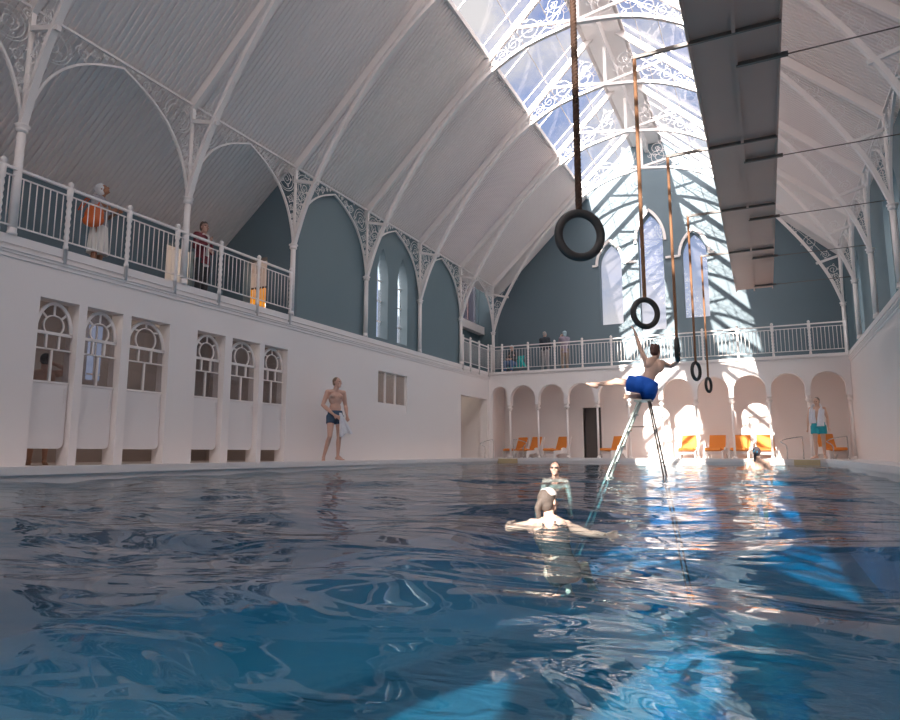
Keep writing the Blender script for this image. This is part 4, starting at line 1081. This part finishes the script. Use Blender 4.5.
# swimmers (bodies below the surface)
J = joints(neck=(0, 0, 1.49), head=(-.005, .045, 1.65), chest=(.04, -.05, 1.33), waist=(.09, -.09, 1.17), pelvis=(.13, -.09, 1.06), shR=(.17, .0, 1.43), shL=(-.15, -.03, 1.44), elR=(.36, .12, 1.36), wrR=(.50, .30, 1.33),
           elL=(-.38, -.02, 1.40), wrL=(-.42, .22, 1.42), hdL=(.3, .9, -.1), hdR=(.5, .8, .0), hipR=(.21, -.06, 1.03), hipL=(.04, -.08, 1.03), knR=(.28, .34, 1.02), knL=(.06, .34, .98), anR=(.30, .72, .82), anL=(.08, .70, .76), look=(.45, .85, .12), toeR=(.1, 1, -.3), toeL=(0, 1, -.3))
t, T, P, H = person('swimmer in a dark swimsuit with a pale cap, nearest in the water', (-1.235, 3.95, ZW - 1.53 * .66), facing(-.15, 1), .66, J, 'fair', 'pony', (.09, .07, .06), fem=True, garments=[('swimsuit', g_swimsuit, cloth('black_swimsuit', (.02, .025, .03)), .012)])
a = MB(); a.ell(J['head'] + H @ V(0, .0, .055), (.087, .10, .078), 20, H); me = remesh(a, .009, 'swim_cap', mat('pale_cap', (.70, .62, .58), .4), 2)
bm = bmesh.new(); bm.from_mesh(me); bmesh.ops.delete(bm, geom=[v for v in bm.verts if (H.transposed() @ (v.co - J['head'])).z < .052 - .25 * (H.transposed() @ (v.co - J['head'])).y], context='VERTS'); bm.to_mesh(me); bm.free()
link('swim_cap', me, t)
J = joints(elR=(.24, .08, 1.17), wrR=(.26, .25, 1.02), elL=(-.24, .08, 1.17), wrL=(-.26, .25, 1.02), look=(.1, 1, .1), chest=(0, -.14, 1.36), waist=(0, -.30, 1.26), pelvis=(0, -.43, 1.19), shR=(.17, -.03, 1.42), shL=(-.17, -.03, 1.42), hipR=(.09, -.46, 1.16), hipL=(-.09, -.46, 1.16), knR=(.13, -.80, .95), knL=(-.12, -.88, 1.0), anR=(.14, -1.2, .90), anL=(-.12, -1.25, .85), toeR=(.1, -1, -.4), toeL=(0, -1, -.4))
t, T, P, H = person('swimmer with only the head above water, facing the viewer', (-3.17, 10.55, ZW - 1.535), facing(.2, -1), 1, J, 'pale', 'crop', (.12, .09, .08), garments=[('swim_trunks', g_shorts(.35, .008), cloth('dark_trunks', (.03, .05, .08)), .014)])
a = MB(); 
for s in (-1, 1): a.ell(J['head'] + H @ V(s * .032, .088, .012), (.026, .012, .017), 12, H)
a.tube([J['head'] + H @ V(.085 * math.sin(q), -.01 + .098 * math.cos(q), .015) for q in [2 * PI * i / 24 for i in range(24)]], .005, 6, closed=True); a.build('goggles', M['rubber'], t, fix=False)
J = joints(elR=(.27, .06, 1.20), wrR=(.30, .2, 1.02), elL=(-.27, .06, 1.20), wrL=(-.30, .2, 1.02), look=(.25, 1, -.15))
t, T, P, H = person('dark-haired swimmer seen from behind near the far end of the pool', (-.21, 15.95, ZW - 1.27), facing(-.2, 1), 1.0, J, 'fair', 'pony', (.05, .04, .05), garments=[('swim_shorts', g_shorts(.35, .01), cloth('blue_trunks', (.03, .15, .3)), .014)])
a = MB(); P_ = [J['head'] + H @ V(-.02 + .034 * math.cos(q), -.118 + .01 * math.sin(q), -.0 + .034 * math.sin(q)) for q in [2 * PI * i / 12 for i in range(12)]]; a.tube(P_, .012, 6, closed=True); a.build('hair_band', cloth('blue_band', (.03, .3, .5)), t)

# ------------------------------------------------------------------ world, sun, camera
w = bpy.data.worlds.new('world'); SC.world = w; w.use_nodes = True; nt = w.node_tree; nt.nodes.clear(); N = nt.nodes.new; L = nt.links.new
tc = N('ShaderNodeTexCoord'); sx = N('ShaderNodeSeparateXYZ'); L(tc.outputs['Generated'], sx.inputs[0])
rp = N('ShaderNodeValToRGB'); rp.color_ramp.elements[0].position = 0; rp.color_ramp.elements[0].color = (.62, .74, .95, 1)
rp.color_ramp.elements[1].position = .75; rp.color_ramp.elements[1].color = (.12, .27, .78, 1); L(sx.outputs['Z'], rp.inputs[0])
mp = N('ShaderNodeMapping'); mp.inputs['Scale'].default_value = (1, 1, 1.6); L(tc.outputs['Generated'], mp.inputs[0])
ns = N('ShaderNodeTexNoise'); ns.inputs['Scale'].default_value = 4.2; ns.inputs['Detail'].default_value = 7; ns.inputs['Roughness'].default_value = .55; L(mp.outputs[0], ns.inputs['Vector'])
cr = N('ShaderNodeValToRGB'); cr.color_ramp.elements[0].position = .40; cr.color_ramp.elements[1].position = .60; L(ns.outputs['Fac'], cr.inputs[0])
mx = N('ShaderNodeMix'); mx.data_type = 'RGBA'; L(cr.outputs[0], mx.inputs[0]); L(rp.outputs[0], mx.inputs[6]); mx.inputs[7].default_value = (1.0, .97, .98, 1)
SUND = Vector((-.095, -1, .5)).normalized()
dt = N('ShaderNodeVectorMath'); dt.operation = 'DOT_PRODUCT'; L(tc.outputs['Generated'], dt.inputs[0]); dt.inputs[1].default_value = SUND
gr = N('ShaderNodeMapRange'); gr.inputs['From Min'].default_value = -.05; gr.inputs['From Max'].default_value = 1; gr.inputs['To Min'].default_value = 0; gr.inputs['To Max'].default_value = 3.6; L(dt.outputs['Value'], gr.inputs['Value'])
bg = N('ShaderNodeBackground'); L(mx.outputs[2], bg.inputs[0]); bg.inputs[1].default_value = 1.25
pw = N('ShaderNodeMath'); pw.operation = 'POWER'; L(gr.outputs[0], pw.inputs[0]); pw.inputs[1].default_value = 2.0
ag = N('ShaderNodeBackground'); ag.inputs[0].default_value = (1, .895, .85, 1); L(pw.outputs[0], ag.inputs[1])
ad = N('ShaderNodeAddShader'); L(bg.outputs[0], ad.inputs[0]); L(ag.outputs[0], ad.inputs[1]); bg = ad
o = N('ShaderNodeOutputWorld'); L(bg.outputs[0], o.inputs[0])

sl = bpy.data.lights.new('sun', 'SUN'); sl.energy = 36; sl.angle = R(.4); sl.color = (1, .91, .82)
so = bpy.data.objects.new('sun', sl); COL.objects.link(so)
so.rotation_euler = Vector((.095, 1, -.5)).to_track_quat('-Z', 'Y').to_euler()
# light portals in the skylight openings
def portal(c, nrm, sx_, sy_):
    l = bpy.data.lights.new('portal', 'AREA'); l.shape = 'RECTANGLE'; l.size = sx_; l.size_y = sy_; l.cycles.is_portal = True
    ob = bpy.data.objects.new('portal', l); COL.objects.link(ob); ob.location = c
    zz = -Vector(nrm).normalized(); yy = Vector((0, 1, 0)); xx = yy.cross(zz).normalized(); 
    ob.rotation_euler = Matrix((xx, yy, zz)).transposed().to_euler()
for s_ in (-1, 1):
    sm_ = (S_SKY + 5.45) / 2; x = XL + sm_ if s_ < 0 else XR - sm_
    portal((x, (YB + YG) / 2, soff(sm_) + .2), (s_ * .69 * -1, 0, -.72), 2.6, YG - YB)
cd = bpy.data.cameras.new('camera'); co = bpy.data.objects.new('camera', cd); COL.objects.link(co); SC.camera = co
cd.sensor_width = 36; cd.lens = 650.9 / 900 * 36; cd.clip_start = .05
co.location = (0, 0, 0); co.rotation_euler = (R(90 + 8.108), 0, R(25.783))
SC.view_settings.view_transform = 'Standard'; SC.view_settings.look = 'None'; SC.view_settings.gamma = 1; SC.view_settings.exposure = -.75
SC.view_settings.use_curve_mapping = False
SC.cycles.max_bounces = 9; SC.cycles.diffuse_bounces = 5; SC.cycles.glossy_bounces = 4; SC.cycles.transparent_max_bounces = 24
SC.cycles.caustics_reflective = False; SC.cycles.caustics_refractive = False; SC.cycles.sample_clamp_indirect = 6
SC.cycles.use_denoising = True
